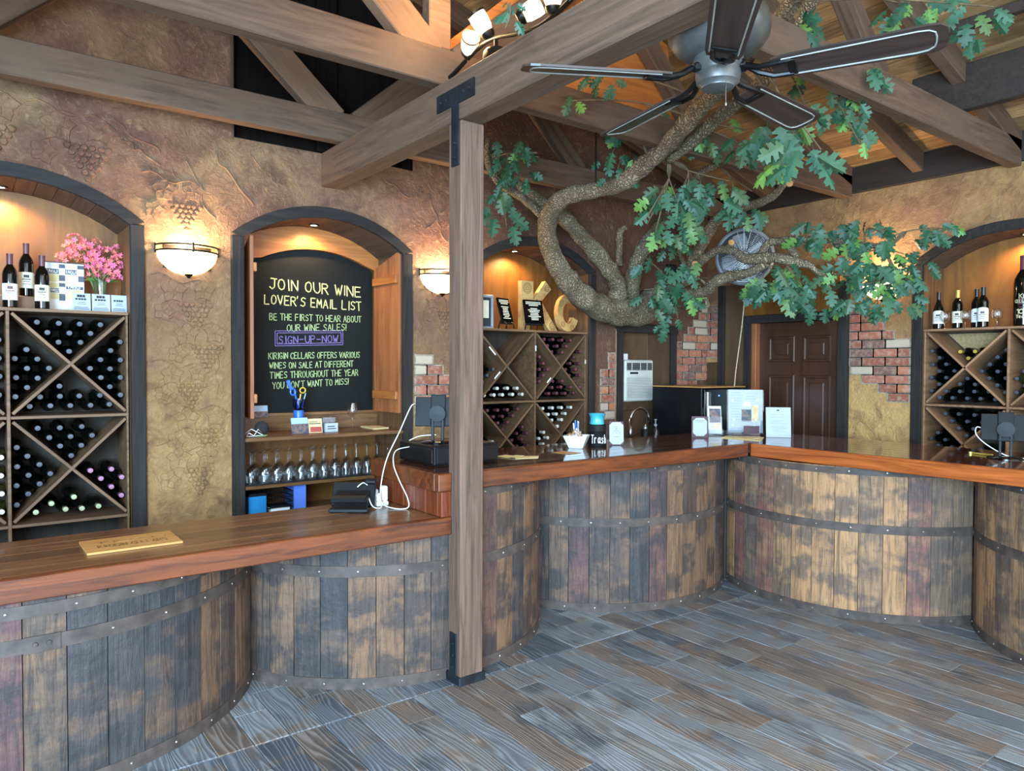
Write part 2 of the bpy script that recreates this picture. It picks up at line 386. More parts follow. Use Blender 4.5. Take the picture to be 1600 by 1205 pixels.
def tag(o, label, cat, group=None, kind=None):
    if label: o['label'] = label
    if cat: o['category'] = cat
    if group: o['group'] = group
    if kind: o['kind'] = kind
    return o
def thing(name, label, cat, loc=(0, 0, 0), rotz=0, group=None):
    o = bpy.data.objects.new(name, None); COL.objects.link(o); o.empty_display_size = .05
    o.location = loc; o.rotation_euler = (0, 0, rotz); MW[o] = Matrix.Translation(loc) @ Matrix.Rotation(rotz, 4, 'Z')
    return tag(o, label, cat, group)
def struct(name, g, m, **k):
    o = obj(name, g, m, **k); o['kind'] = 'structure'; return o
def copytree(src, loc=None, rotz=None, label=None):
    c = src.copy(); COL.objects.link(c)
    if loc is not None: c.location = loc
    if rotz is not None: c.rotation_euler = (0, 0, rotz)
    if label: c['label'] = label
    for ch in src.children:
        d = ch.copy(); COL.objects.link(d); d.parent = c
        for g2 in ch.children:
            e = g2.copy(); COL.objects.link(e); e.parent = d
    return c
def beam(name, p0, p1, wid, hgt, m, parent=None, side=(0, 1, 0), k=.006):
    """A squared timber from p0 to p1 (centre line); side is the direction of its width."""
    a, b = Vector(p0), Vector(p1); L = (b-a).length; x = (b-a).normalized(); y = Vector(side); y = (y-x*y.dot(x)).normalized(); z = x.cross(y)
    g = G().cbox((0, -wid/2, -hgt/2), (L, wid/2, hgt/2), k); o = obj(name, g, m)
    Mx = Matrix(((x.x, y.x, z.x, a.x), (x.y, y.y, z.y, a.y), (x.z, y.z, z.z, a.z), (0, 0, 0, 1)))
    o.matrix_world = Mx
    if parent: o.parent = parent; o.matrix_parent_inverse = MW[parent].inverted()
    MW[o] = Mx; return o

# stroke lettering: polylines on a 4 x 6 grid
ST = {'A': [[(0, 0), (2, 6), (4, 0)], [(.8, 2.2), (3.2, 2.2)]], 'B': [[(0, 0), (0, 6), (2.6, 6), (3.4, 5), (2.8, 3.4), (0, 3.2)], [(2.6, 3.3), (3.8, 1.8), (3, 0), (0, 0)]],
 'C': [[(4, 5), (2.6, 6), (.9, 5.4), (0, 3), (.9, .6), (2.6, 0), (4, 1)]], 'D': [[(0, 0), (0, 6), (2.2, 6), (3.8, 4.4), (3.8, 1.6), (2.2, 0), (0, 0)]],
 'E': [[(3.6, 6), (0, 6), (0, 0), (3.6, 0)], [(0, 3.1), (3, 3.1)]], 'F': [[(3.6, 6), (0, 6), (0, 0)], [(0, 3.1), (3, 3.1)]],
 'G': [[(4, 5), (2.6, 6), (.9, 5.4), (0, 3), (.9, .6), (2.6, 0), (4, .8), (4, 2.6), (2.5, 2.6)]], 'H': [[(0, 0), (0, 6)], [(4, 0), (4, 6)], [(0, 3.1), (4, 3.1)]],
 'I': [[(2, 0), (2, 6)]], 'J': [[(1, 6), (4.4, 6)], [(3, 6), (3, 1.2), (1.8, 0), (.4, 1)]], 'K': [[(0, 0), (0, 6)], [(3.8, 6), (0, 2.6)], [(1.2, 3.6), (4, 0)]],
 'L': [[(0, 6), (0, 0), (3.6, 0)]], 'M': [[(0, 0), (.3, 6), (2, 2), (3.7, 6), (4, 0)]], 'N': [[(0, 0), (0, 6), (4, 0), (4, 6)]],
 'O': [[(2, 6), (.6, 5.2), (0, 3), (.6, .8), (2, 0), (3.4, .8), (4, 3), (3.4, 5.2), (2, 6)]], 'P': [[(0, 0), (0, 6), (2.8, 6), (3.8, 4.8), (3, 3.2), (0, 3)]],
 'R': [[(0, 0), (0, 6), (2.8, 6), (3.8, 4.8), (3, 3.4), (0, 3.1)], [(1.6, 3.1), (4, 0)]], 'S': [[(3.7, 5.2), (2.2, 6), (.5, 5.2), (.6, 3.8), (3.3, 2.5), (3.6, .9), (2, 0), (.1, .8)]],
 'T': [[(-.2, 6), (4.2, 6)], [(2, 6), (2, 0)]], 'U': [[(0, 6), (.1, 1.5), (1.4, 0), (2.8, 0), (4, 1.5), (4, 6)]], 'V': [[(0, 6), (2, 0), (4, 6)]],
 'W': [[(-.2, 6), (1, 0), (2, 4.4), (3.1, 0), (4.4, 6)]], 'Y': [[(0, 6), (2, 3), (4, 6)], [(2, 3), (2, 0)]], '!': [[(1, 6), (1, 1.6)], [(1, .5), (1, 0)]], "'": [[(1, 6.4), (.8, 5)]], '-': [[(.2, 3), (3.6, 3)]],
 '1': [[(.8, 4.8), (2, 6), (2, 0)]], '0': [[(2, 6), (.6, 5.2), (0, 3), (.6, .8), (2, 0), (3.4, .8), (4, 3), (3.4, 5.2), (2, 6)]],
 'r': [[(.4, 4), (.4, 0)], [(.4, 2.6), (1.6, 4), (2.8, 3.8)]], 'a': [[(3.4, 3.6), (1.6, 4), (.3, 2.4), (.8, .4), (2.2, .2), (3.4, 2)], [(3.4, 4), (3.3, .8), (4, 0)]],
 's': [[(3, 3.4), (1.6, 4), (.6, 3), (2.8, 1.4), (2, 0), (.2, .4)]], 'h': [[(.4, 6.2), (.4, 0)], [(.4, 2.4), (1.8, 4), (3, 3), (3.2, 0)]],
 'e': [[(.3, 2.2), (3.2, 2.4), (2.4, 4), (.8, 3.6), (.2, 1.6), (1.4, 0), (3.2, .6)]], 'l': [[(1, 6), (1, 0)]], 'u': [[(.3, 4), (.6, .6), (2, 0), (3.2, 1.4)], [(3.2, 4), (3.3, 0)]]}
def strokes(g, text, org, ux, uz, width, height, lw, nrm, jit=.12, rng=None):
    """Write text as raised strokes on a plane: org lower left, ux/uz unit directions, nrm outward."""
    rng = rng or random; org, ux, uz, nrm = Vector(org), Vector(ux), Vector(uz), Vector(nrm)
    adv = [3.2 if c == ' ' else (2.6 if c in "I!'1" else 5.4) for c in text]; tot = sum(adv)-1.4; sx = width/tot; sz = height/6; x = 0
    for c, a in zip(text, adv):
        off = -1 if c in "I!'" else 0; dy = rng.uniform(-.25, .25)*jit*4; sl = rng.uniform(-.1, .1)*jit*5
        for pl in ST.get(c, []):
            P = []
            for (px, pz) in pl:
                px, pz = px+rng.uniform(-jit, jit)+off+sl*pz/3, pz+rng.uniform(-jit, jit)+dy
                P.append(org+ux*((x+px)*sx)+uz*(pz*sz))
            for p, q in zip(P, P[1:]):
                d = (q-p); d.normalize(); n = nrm.cross(d)*lw/2; e = d*lw*.35; o = nrm*.0015
                v = [p-e+n, p-e-n, q+e-n, q+e+n]; g.add(v+[t+o for t in v], [(4, 5, 6, 7), (0, 1, 5, 4), (1, 2, 6, 5), (2, 3, 7, 6), (3, 0, 4, 7)])
        x += a
ORD = ['first', 'second', 'third', 'fourth', 'fifth', 'sixth', 'seventh', 'eighth', 'ninth', 'tenth', 'eleventh', 'twelfth', 'thirteenth', 'fourteenth', 'fifteenth', 'sixteenth', 'seventeenth', 'eighteenth', 'nineteenth', 'twentieth']
# ================================================================ THE SETTING
YB, XW = 4.78, 6.12
# ---- floor: a grout bed with every plank tile laid as its own piece
floor = struct('floor', G().box((-2.6, -3.0, -.06), (6.56, 5.32, -.006)), 'grout')
def plank_piece(x0, x1, y0, y1):
    g = G().cbox((-(x1-x0)/2, -(y1-y0)/2, -.012), ((x1-x0)/2, (y1-y0)/2, 0), .0025)
    return g, ((x0+x1)/2, (y0+y1)/2, 0)
PW = .1512; plank_meshes = {}
def lay(x0, x1, y0, y1):
    key = (round(x1-x0, 3), round(y1-y0, 2))
    if key not in plank_meshes:
        g, _ = plank_piece(0, x1-x0, 0, key[1]); me = g.mesh('plank'); me.materials.append(MATS['floor_plank']); plank_meshes[key] = me
    o = bpy.data.objects.new('plank', plank_meshes[key]); COL.objects.link(o); o.parent = floor
    o.location = ((x0+x1)/2, y0+key[1]/2, 0)
rf = random.Random(5)
stuff_planks = G()
x = -.38
i = 0
def in_bar(x0, y0):                                                # wholly under the bars: never seen
    return y0 > 3.9 or (x0 > 5.2 and y0 > .2)
while x < 6.1:
    # row south of the border joint
    y = 3.075; first = rf.choice([.22, .45, .7, .95, 1.17])
    ln = first
    while y > -1.0:
        y0 = y-ln
        seen = (y > 4.6-1.9*x) and (y > x*.16-.2) and not (x > 5.15)
        if seen: lay(x+.002, x+PW-.002, y0+.002, y-.002)
        else: stuff_planks.box((x+.002, y0+.002, -.012), (x+PW-.002, y-.002, 0))
        y = y0; ln = 1.2
    if x < 5.1:
        y = 3.085
        for ln in ((rf.choice([.3, .5, .72]), .6)):
            if y < 3.85: lay(x+.002, x+PW-.002, y+.002, y+ln-.002)
            y += ln
    x += PW; i += 1
sp = obj('plank_field', stuff_planks, 'floor_plank', floor); sp['kind'] = 'stuff'

# ---- walls with arched openings
SPR_O, RISE_O, SPR_I, RISE_I = 2.445, .243, 2.425, .188
def arch(c, half, spring, rise, n=16):
    rad = (half*half+rise*rise)/(2*rise); zc = spring+rise-rad; a = math.asin(half/rad)
    return [(c+rad*math.sin(-a+2*a*k/n), zc+rad*math.cos(-a+2*a*k/n)) for k in range(n+1)]
NI = {1: (.2125, .5925), 2: (2.029, .571), 3: (3.872, .585), 4: (2.083, .5925)}   # centre, inner half width
FRW = .078
def wall_sheet(name, spans, lo, hi, top, plane, ax, m, thick=.10, outer=None):
    """A wall along u from lo to hi; spans = [(c, half)] arched openings, bays = rectangular ones."""
    g = G(); n = 16; cuts = sorted(spans)
    def P(u, z, d):
        return (u, plane+d, z) if ax == 'x' else (plane+d, u, z)
    def quad(a, b, c, d_): g.add([P(*a, 0), P(*b, 0), P(*c, 0), P(*d_, 0)], [(0, 1, 2, 3)])
    u = lo
    for c, h, kind, zt in cuts:
        h2 = h
        quad((u, 0), (c-h2, 0), (c-h2, top(c-h2)), (u, top(u)))
        if kind == 'arch':
            A = arch(c, h2, SPR_I, RISE_I, n)
            for p, q in zip(A, A[1:]): quad(p, q, (q[0], top(q[0])), (p[0], top(p[0])))
        else: quad((c-h2, zt), (c+h2, zt), (c+h2, top(c+h2)), (c-h2, top(c-h2)))
        u = c+h2
    quad((u, 0), (hi, 0), (hi, top(hi)), (u, top(u)))
    b = len(g.v); fs = list(g.f)
    g.v += [(x_+(0 if ax == 'x' else thick), y_+(thick if ax == 'x' else 0), z_) for x_, y_, z_ in g.v]; nf = len(fs)
    g.f += [tuple(reversed([i_+b for i_ in f])) for f in fs]; g.m += [0]*nf
    return struct(name, g, m, recalc=False)
RIDGE_X, SLOPE, EAVE = 2.055, .285, 3.325
ceil_z = lambda X: EAVE+SLOPE*(XW-RIDGE_X)-SLOPE*abs(X-RIDGE_X)
def back_top(X):
    if X < 1.397 or X > 2.69: return ceil_z(X)-.01
    return 3.05
HB = 2.03
# niche 2 stands between the two full-height halves: split the sheet there so its top steps down to the black panel
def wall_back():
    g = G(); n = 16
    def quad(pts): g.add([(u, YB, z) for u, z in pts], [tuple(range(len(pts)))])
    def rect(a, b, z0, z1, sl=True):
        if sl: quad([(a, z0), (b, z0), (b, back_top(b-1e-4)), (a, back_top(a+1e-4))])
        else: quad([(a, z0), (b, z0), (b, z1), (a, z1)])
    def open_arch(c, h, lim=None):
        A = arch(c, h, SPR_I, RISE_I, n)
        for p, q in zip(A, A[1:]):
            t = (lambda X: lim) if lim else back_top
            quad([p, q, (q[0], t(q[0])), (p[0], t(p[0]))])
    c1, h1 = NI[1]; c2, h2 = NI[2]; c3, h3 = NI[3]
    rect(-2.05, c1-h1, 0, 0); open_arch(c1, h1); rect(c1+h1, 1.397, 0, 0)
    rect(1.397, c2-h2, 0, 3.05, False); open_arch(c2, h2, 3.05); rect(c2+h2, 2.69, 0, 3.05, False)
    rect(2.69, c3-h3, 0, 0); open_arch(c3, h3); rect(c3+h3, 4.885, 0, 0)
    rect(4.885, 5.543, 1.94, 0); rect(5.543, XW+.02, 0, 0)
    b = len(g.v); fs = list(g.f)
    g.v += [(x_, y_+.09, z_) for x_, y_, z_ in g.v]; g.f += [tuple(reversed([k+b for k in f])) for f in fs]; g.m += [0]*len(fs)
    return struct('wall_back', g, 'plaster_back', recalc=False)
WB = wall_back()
WR = wall_sheet('wall_right', [(NI[4][0], NI[4][1], 'arch', 0), (3.77, .415, 'rect', 2.03)], -3.0, YB+.1, lambda u: 3.095, XW, 'y', 'plaster_right')
# unseen shells added behind the niches to block sky light
struct('sky_block_back', G().box((-2.2, 5.28, 0), (6.56, 5.31, 3.9)), 'plaster_back'); struct('sky_block_right', G().box((6.52, -3.0, 0), (6.55, 5.3, 3.2)), 'plaster_right')
# far sides of the building
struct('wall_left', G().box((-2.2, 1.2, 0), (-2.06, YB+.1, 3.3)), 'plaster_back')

# black gable panel above the chalkboard niche, with a dark stud
blk = struct('trim_1', G().box((1.38, YB+.05, 3.03), (2.71, YB+.08, 4.46)), 'black_panel')
obj('stud', G().cbox((1.955, YB-.01, 3.06), (2.095, YB+.05, 4.4), .005), 'black_panel', blk)
obj('edge_bead', G().cbox((1.388, YB-.012, 3.04), (1.404, YB+.05, 4.25), .003), 'post_z', blk)
obj('stud', G().cbox((2.60, YB-.004, 3.045), (2.69, YB+.05, 4.2), .005), 'black_panel', blk)

# ---- bricks left bare where the plaster is broken away; each brick a piece of the wall
BL, BHH = .198, .062
brick_me = {}
def brick(wall, ax, u0, u1, z):
    L = round(u1-u0, 3)
    if L < .03: return
    if L not in brick_me:
        me = G().cbox((-L/2, -.008, -BHH/2), (L/2, .012, BHH/2), .005).mesh('brick'); me.materials.append(MATS['brick']); brick_me[L] = me
    o = bpy.data.objects.new('brick', brick_me[L]); COL.objects.link(o); o.parent = wall
    if ax == 'x': o.location = ((u0+u1)/2, YB-.004, z)
    else: o.location = (XW-.004, (u0+u1)/2, z); o.rotation_euler = (0, 0, R(-90))
def brick_patch(wall, ax, rows):
    """rows: [(z, [(u0,u1), ...])]; mortar laid behind each row."""
    g = G()
    for z, cells in rows:
        for a, b in cells:
            brick(wall, ax, a+.005, b-.005, z)
            lo, hi = a-.007, b+.007
            if ax == 'x': g.box((lo, YB-.006, z-.040), (hi, YB+.01, z+.040))
            else: g.box((XW-.006, lo, z-.040), (XW+.01, hi, z+.040))
    obj('mortar_bed', g, 'mortar', wall)
def rowcells(a, b, ph):
    out = []; u = a-((ph*BL/2) if ph else 0)
    while u < b-.02:
        lo, hi = max(u, a), min(u+BL, b)
        if hi-lo > .04: out.append((lo, hi))
        u += BL
    return out
dz = .0755
rb = random.Random(3)
# right of the chalkboard, right of the second rack, the room corner, right of the door
brick_patch(WB, 'x', [(1.655-k*dz, rowcells(2.71, (2.86, 2.95, 3.10, 3.17, 3.17, 3.17)[min(k, 5)], k % 2)) for k in range(7)])
rows = [(1.70, [(4.71, 4.793)])]
for k in range(6): rows.append((1.70-(k+1)*dz, rowcells(4.615+(.0, .0, .0, .0, .0, .0)[k]+(.10 if k == 0 else 0), 4.793, k % 2)))
rows.append((1.70-7*dz, [(4.67, 4.793)])); brick_patch(WB, 'x', rows)
rows = []
for k, st in enumerate((6.03, 5.99, 5.90, 5.82, 5.76, 5.632, 5.632, 5.632, 5.632, 5.632)): rows.append((2.20-k*dz, rowcells(st, 6.115, k % 2)))
for k, en in enumerate((5.95, 5.86, 5.76)): rows.append((2.20-(10+k)*dz, rowcells(5.632, en, k % 2)))
brick_patch(WB, 'x', rows)
brick_patch(WR, 'y', [(2.20-k*dz, rowcells(4.635, 4.775, k % 2)) for k in range(7)])
rows = []
for k, (a, b) in enumerate(((3.20, 3.27), (3.08, 3.27), (2.98, 3.27), (2.90, 3.27), (2.77, 3.27), (2.77, 3.27), (2.77, 3.27), (2.77, 3.26), (2.77, 3.16), (2.77, 3.02), (2.77, 2.94))): rows.append((2.10-k*.0735, rowcells(a, b, k % 2)))
brick_patch(WR, 'y', rows)

# ---- grape and vine relief pressed into the plaster
def leaf_outline(n=26):
    P = []
    for k in range(n):
        t = 2*math.pi*k/n; r_ = 1-.32*abs(math.sin(2.5*t))-.12*abs(math.sin(7.5*t)); P.append((r_*math.sin(t), -r_*math.cos(t)))
    return P
def relief(u, z, s, rng, ax='x'):
    g = G()
    def put(a, b, d): return (u+a, YB-d, z+b) if ax == 'x' else (XW-d, u+a, z+b)
    N = 6
    for r_ in range(N):                                              # bunch of grapes
        for c_ in range(N-r_):
            a = (c_-(N-r_-1)/2)*.030*s+rng.uniform(-.005, .005)+.06*s; b = -r_*.026*s-.02*s; rd = .0165*s
            v = [put(a, b, .012*s)]+[put(a+rd*math.cos(k*1.0472), b+rd*math.sin(k*1.0472), .009*s) if False else put(a+rd*.7*math.cos(k*1.0472), b+rd*.7*math.sin(k*1.0472), .009*s) for k in range(6)]+[put(a+rd*math.cos(k*1.0472), b+rd*math.sin(k*1.0472), -.002) for k in range(6)]
            g.add(v, [(0, 1+k, 1+(k+1) % 6) for k in range(6)]+[(1+k, 7+k, 7+(k+1) % 6, 1+(k+1) % 6) for k in range(6)])
    for (a0, b0, sc, an) in ((-.05*s, .05*s, .075*s, .6), (.10*s, .06*s, .065*s, -.7), (-.10*s, -.06*s, .06*s, 1.6)):
        L = leaf_outline(); pts = []
        for (p, q) in L:
            x_ = p*math.cos(an)-q*math.sin(an); y_ = p*math.sin(an)+q*math.cos(an); pts.append((a0+sc*x_, b0+sc*y_))
        v = [put(a0, b0, .006)]+[put(*p, .009) for p in pts]+[put(a0+(p[0]-a0)*1.08, b0+(p[1]-b0)*1.08, -.002) for p in pts]; n = len(pts)
        g.add(v, [(0, 1+k, 1+(k+1) % n) for k in range(n)]+[(1+k, 1+n+k, 1+n+(k+1) % n, 1+(k+1) % n) for k in range(n)])
        for k in (3, 8, 13, 18, 23): g.tube([put(a0, b0, .007), put(*((pts[k][0]+a0)/2, (pts[k][1]+b0)/2), .010), put(*pts[k], .008)], .0022*s, 4)
    vine = [(-.16+.04*k, .13+.02*math.sin(k*1.3)-.005*k) for k in range(9)]
    g.tube([put(a*s, b*s, .004) for a, b in vine], .005*s, 5)
    return g
rr = random.Random(9)
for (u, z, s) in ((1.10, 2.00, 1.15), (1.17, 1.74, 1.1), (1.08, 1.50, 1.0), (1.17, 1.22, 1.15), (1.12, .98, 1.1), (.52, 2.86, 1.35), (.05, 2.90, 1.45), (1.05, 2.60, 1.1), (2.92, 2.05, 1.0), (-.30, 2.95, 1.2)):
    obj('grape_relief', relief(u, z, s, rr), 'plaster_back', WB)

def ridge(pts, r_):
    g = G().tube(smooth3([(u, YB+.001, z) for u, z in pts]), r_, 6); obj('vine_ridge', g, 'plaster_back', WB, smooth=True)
def smooth3(P, n=5):
    out = []
    for i in range(len(P)-1):
        p0, p1, p2, p3 = P[max(i-1, 0)], P[i], P[i+1], P[min(i+2, len(P)-1)]
        for k in range(n):
            t_ = k/n; out.append(tuple(.5*((2*b)+(-a+c)*t_+(2*a-5*b+4*c-d)*t_*t_+(-a+3*b-3*c+d)*t_**3) for a, b, c, d in zip(p0, p1, p2, p3)))
    return out+[P[-1]]
rv = random.Random(44)
for (u, z, du, dz_) in ((.72, 3.03, .26, -.16), (.78, 2.92, .2, -.12), (1.05, 2.80, .10, -.24), (1.12, 2.86, .16, -.34), (1.28, 2.93, .26, -.30), (.95, 2.70, .14, -.14), (1.5, 2.95, .2, -.16), (.35, 3.0, .3, .02), (2.85, 2.85, .12, -.3), (2.80, 2.62, .2, .22), (1.15, 1.86, .10, .20), (1.02, 1.30, .3, .04), (1.30, 1.4, -.02, .3), (2.45, 2.96, .24, -.12)):
    n_ = 6; ridge([(u+du*k/n_+rv.uniform(-.02, .02), z+dz_*k/n_+rv.uniform(-.015, .015)) for k in range(n_+1)], rv.uniform(.005, .008))
# ---- arched niches: frame, lining, planked soffit, back panel
def niche(num, ax, c, half, depth, back_mat):
    def P(u, d, z): return (u, YB+d, z) if ax == 'x' else (XW+d, u, z)
    A = arch(c, half, SPR_I, RISE_I); O = arch(c, half+FRW, SPR_O, RISE_O)
    g = G()
    for k in range(len(A)-1):                                       # arched head of the frame
        v = [P(A[k][0], -.026, A[k][1]), P(A[k+1][0], -.026, A[k+1][1]), P(O[k+1][0], -.026, O[k+1][1]), P(O[k][0], -.026, O[k][1])]
        v += [(p[0]+(.03 if ax == 'y' else 0), p[1]+(.03 if ax == 'x' else 0), p[2]) for p in v]
        g.add(v, [(0, 1, 2, 3), (0, 4, 5, 1), (3, 2, 6, 7)])
    root = struct('trim_%d' % num, g, 'frame_x')
    for sd in (-1, 1):
        a, b = sorted((c+sd*half, c+sd*(half+FRW)))
        lo, hi = P(a, -.026, 0), P(b, .004, SPR_I+.004)
        obj('frame_leg', G().cbox([min(p) for p in zip(lo, hi)], [max(p) for p in zip(lo, hi)], .004), 'frame_z', root)
        t = c+sd*half; lo, hi = P(t, 0, 0), P(t+sd*.012, depth, SPR_I)
        obj('side_panel', G().box([min(p) for p in zip(lo, hi)], [max(p) for p in zip(lo, hi)]), 'niche_side', root)
    AA = arch(c, half, SPR_I, RISE_I, 13)
    for k in range(13):                                             # soffit boards, each its own
        (a, za), (b, zb) = AA[k], AA[k+1]; e = .0015; t = .012
        v = [P(a+e, .0, za), P(b-e, .0, zb), P(b-e, depth, zb), P(a+e, depth, za)]
        v += [(p[0], p[1], p[2]+t) for p in v]
        obj('soffit_board', G().add(v, [(0, 1, 2, 3), (4, 7, 6, 5), (0, 4, 5, 1), (1, 5, 6, 2), (2, 6, 7, 3), (3, 7, 4, 0)]), 'soffit_y', root)
    Q = [(c-half, .0)]+AA+[(c+half, .0)]
    Q = [(u, z+.012 if 0 < k_ < len(Q)-1 else z) for k_, (u, z) in enumerate(Q)]
    v = [P(u, depth, z) for u, z in Q]; n = len(v); v += [P(u, depth+.02, z) for u, z in Q]
    obj('back_panel', G().add(v, [tuple(range(n)), tuple(range(2*n-1, n-1, -1))]), back_mat, root)
    return root
N1 = niche(2, 'x', *NI[1], .40, 'ply_z'); N2 = niche(3, 'x', *NI[2], .44, 'ply_z'); N3 = niche(4, 'x', *NI[3], .40, 'ply_z'); N4 = niche(5, 'y', *NI[4], .36, 'ply_z')
def downlight(loc, power, nm):
    t = thing('downlight', nm, 'light', loc)
    x_, y_, z_ = loc
    obj('trim_ring', G().lathe([(.022, z_+.004), (.026, z_-.004), (.036, z_-.003), (.038, z_+.004)], 16, M=Matrix.Translation((x_, y_, 0))), 'bronze', t, smooth=40)
    obj('lens', G().lathe([(.0001, z_-.0015), (.022, z_-.0005), (.022, z_+.003), (.0001, z_+.003)], 14, M=Matrix.Translation((x_, y_, 0))), 'downlight', t)
    lamp('downlight_lamp', (x_, y_, z_-.012), power, WARM, .02, 150, parent=t)
downlight((.20, 5.06, 2.607), 15, 'recessed downlight in arch above the pink flowers')
downlight((2.03, 5.03, 2.607), 11, 'recessed downlight in arch above the chalkboard')
downlight((3.85, 5.06, 2.606), 15, 'recessed downlight in arch above the carved letters')
downlight((6.36, 2.06, 2.607), 15, 'recessed downlight in arch above the giant bottle')

# ---- bay with the air conditioner
g = G().cbox((4.815, YB-.03, 0), (4.882, YB+.02, 1.95), .004); bay = struct('trim_6', g, 'frame_z')
obj('frame_leg', G().cbox((5.545, YB-.03, 0), (5.622, YB+.02, 1.95), .004), 'frame_z', bay)
obj('frame_head', G().cbox((4.803, YB-.034, 1.93), (5.636, YB+.02, 2.012), .004), 'frame_x', bay)
for k, (a, b) in enumerate(((4.885, 5.318), (5.321, 5.545))): obj('back_board', G().cbox((a, YB+.085, 0), (b, YB+.11, 1.95), .003), 'panel_z', bay)
obj('side_panel', G().box((4.875, YB, 0), (4.886, YB+.1, 1.95)), 'frame_z', bay); obj('side_panel', G().box((5.542, YB, 0), (5.553, YB+.1, 1.95)), 'panel_z', bay)
obj('rail', G().cbox((4.887, YB+.06, 1.20), (5.541, YB+.085, 1.26), .003), 'panel_z', bay)
obj('bead', G().cbox((4.798, YB-.012, .9), (4.810, YB+.004, 1.96), .002), 'rack_light', bay)

# ---- wood lining of the corner and the six-panel door in the right wall
g = G().cbox((XW-.045, 4.545, 0), (XW+.005, 4.62, 2.42), .004); t7 = struct('trim_7', g, 'frame_z')
obj('lining_board', G().cbox((XW-.02, 4.32, 0), (XW+.004, 4.545, 2.42), .003), 'panel_z', t7)
obj('corner_board', G().cbox((XW-.014, 4.625, 0), (XW+.003, 4.78, 1.66), .003), 'panel_z', t7)
dfr = struct('trim_8', G().cbox((XW-.04, 4.235, 0), (XW+.02, 4.318, 2.05), .004), 'frame_z')
obj('frame_leg', G().cbox((XW-.05, 3.275, 0), (XW+.02, 3.36, 2.35), .004), 'frame_z', dfr)
obj('frame_head', G().cbox((XW-.05, 3.36, 2.03), (XW+.02, 4.32, 2.105), .004), 'frame_z', dfr)
obj('overdoor_panel', G().cbox((XW-.012, 3.36, 2.105), (XW+.004, 4.32, 2.52), .002), 'ply_z', dfr)
obj('jamb', G().cbox((XW-.03, 4.185, 0), (XW+.06, 4.235, 2.03), .003), 'pine_z', dfr)
dg = G().cbox((XW+.035, 3.36, .01), (XW+.075, 4.185, 2.03), .003)
door = struct('door_1', dg, 'door_brown')
def raised(y0, y1, z0, z1):
    g = G(); X0 = XW+.035
    ring = [(.0, 0), (.014, .012), (.030, .010), (.044, -.003)]
    def rc(k, d): return [(X0+d, y0+k, z0+k), (X0+d, y1-k, z0+k), (X0+d, y1-k, z1-k), (X0+d, y0+k, z1-k)]
    v = []; f = []
    for k, d in ((0, -.001), (.008, -.009), (.022, -.009), (.034, .006), (.05, .006), (.075, -.004)): v += rc(k, d)
    for r_ in range(5):
        for i_ in range(4): f.append((r_*4+i_, r_*4+(i_+1) % 4, r_*4+4+(i_+1) % 4, r_*4+4+i_))
    f.append((20, 21, 22, 23)); return g.add(v, f)
for (y0, y1) in ((3.46, 3.735), (3.815, 4.09)):
    for (z0, z1) in ((1.66, 1.90), (.93, 1.54), (.20, .80)): obj('door_panel', raised(y0, y1, z0, z1), 'door_brown', door)
obj('door_knob', G().lathe([(.0001, -.07), (.022, -.066), (.028, -.05), (.02, -.034), (.01, -.03), (.01, 0)], 12, M=Matrix.Translation((XW+.035, 3.425, .98)) @ Matrix.Rotation(R(90), 4, 'Y')), 'steel', door, smooth=True)

# ---- roof: planked slopes, wall plates, rafters, trusses
g = G(); hz = ceil_z(RIDGE_X)
for X0, X1 in ((RIDGE_X, XW+.4), (-2.4, RIDGE_X)):
    a, b = (X0, -1.6), (X1, 5.3)
    v = [(X0, -1.6, ceil_z(X0)+.022), (X1, -1.6, ceil_z(X1)+.022), (X1, 5.3, ceil_z(X1)+.022), (X0, 5.3, ceil_z(X0)+.022)]; v += [(p[0], p[1], p[2]+.05) for p in v]
    g.add(v, [(0, 3, 2, 1), (4, 5, 6, 7), (0, 1, 5, 4), (1, 2, 6, 5), (2, 3, 7, 6), (3, 0, 4, 7)])
ceiling = struct('ceiling', g, 'ceil_y')
bw = .142; X = XW+.38
an = math.atan(SLOPE); cs = math.cos(an)
def board(Xa, Xb):
    e = .0035; za, zb = ceil_z(Xa), ceil_z(Xb); s_ = 1 if Xa >= RIDGE_X else -1
    v = [(Xa+e, -1.5, za), (Xb-e, -1.5, zb), (Xb-e, 5.2, zb), (Xa+e, 5.2, za)]; v = v+[(p[0], p[1], p[2]+.021) for p in v]
    obj('plank', G().add(v, [(0, 3, 2, 1), (4, 5, 6, 7), (0, 1, 5, 4), (1, 2, 6, 5), (2, 3, 7, 6), (3, 0, 4, 7)]), 'ceil_y', ceiling)
while X-bw*cs > RIDGE_X: board(X-bw*cs, X); X -= bw*cs
board(RIDGE_X, X); X = RIDGE_X
while X > -1.2: board(X-bw*cs, X); X -= bw*cs
pl = struct('trim_9', G().cbox((XW-.006, -2.0, 3.10), (XW+.09, 4.9, 3.315), .004), 'plate_y')
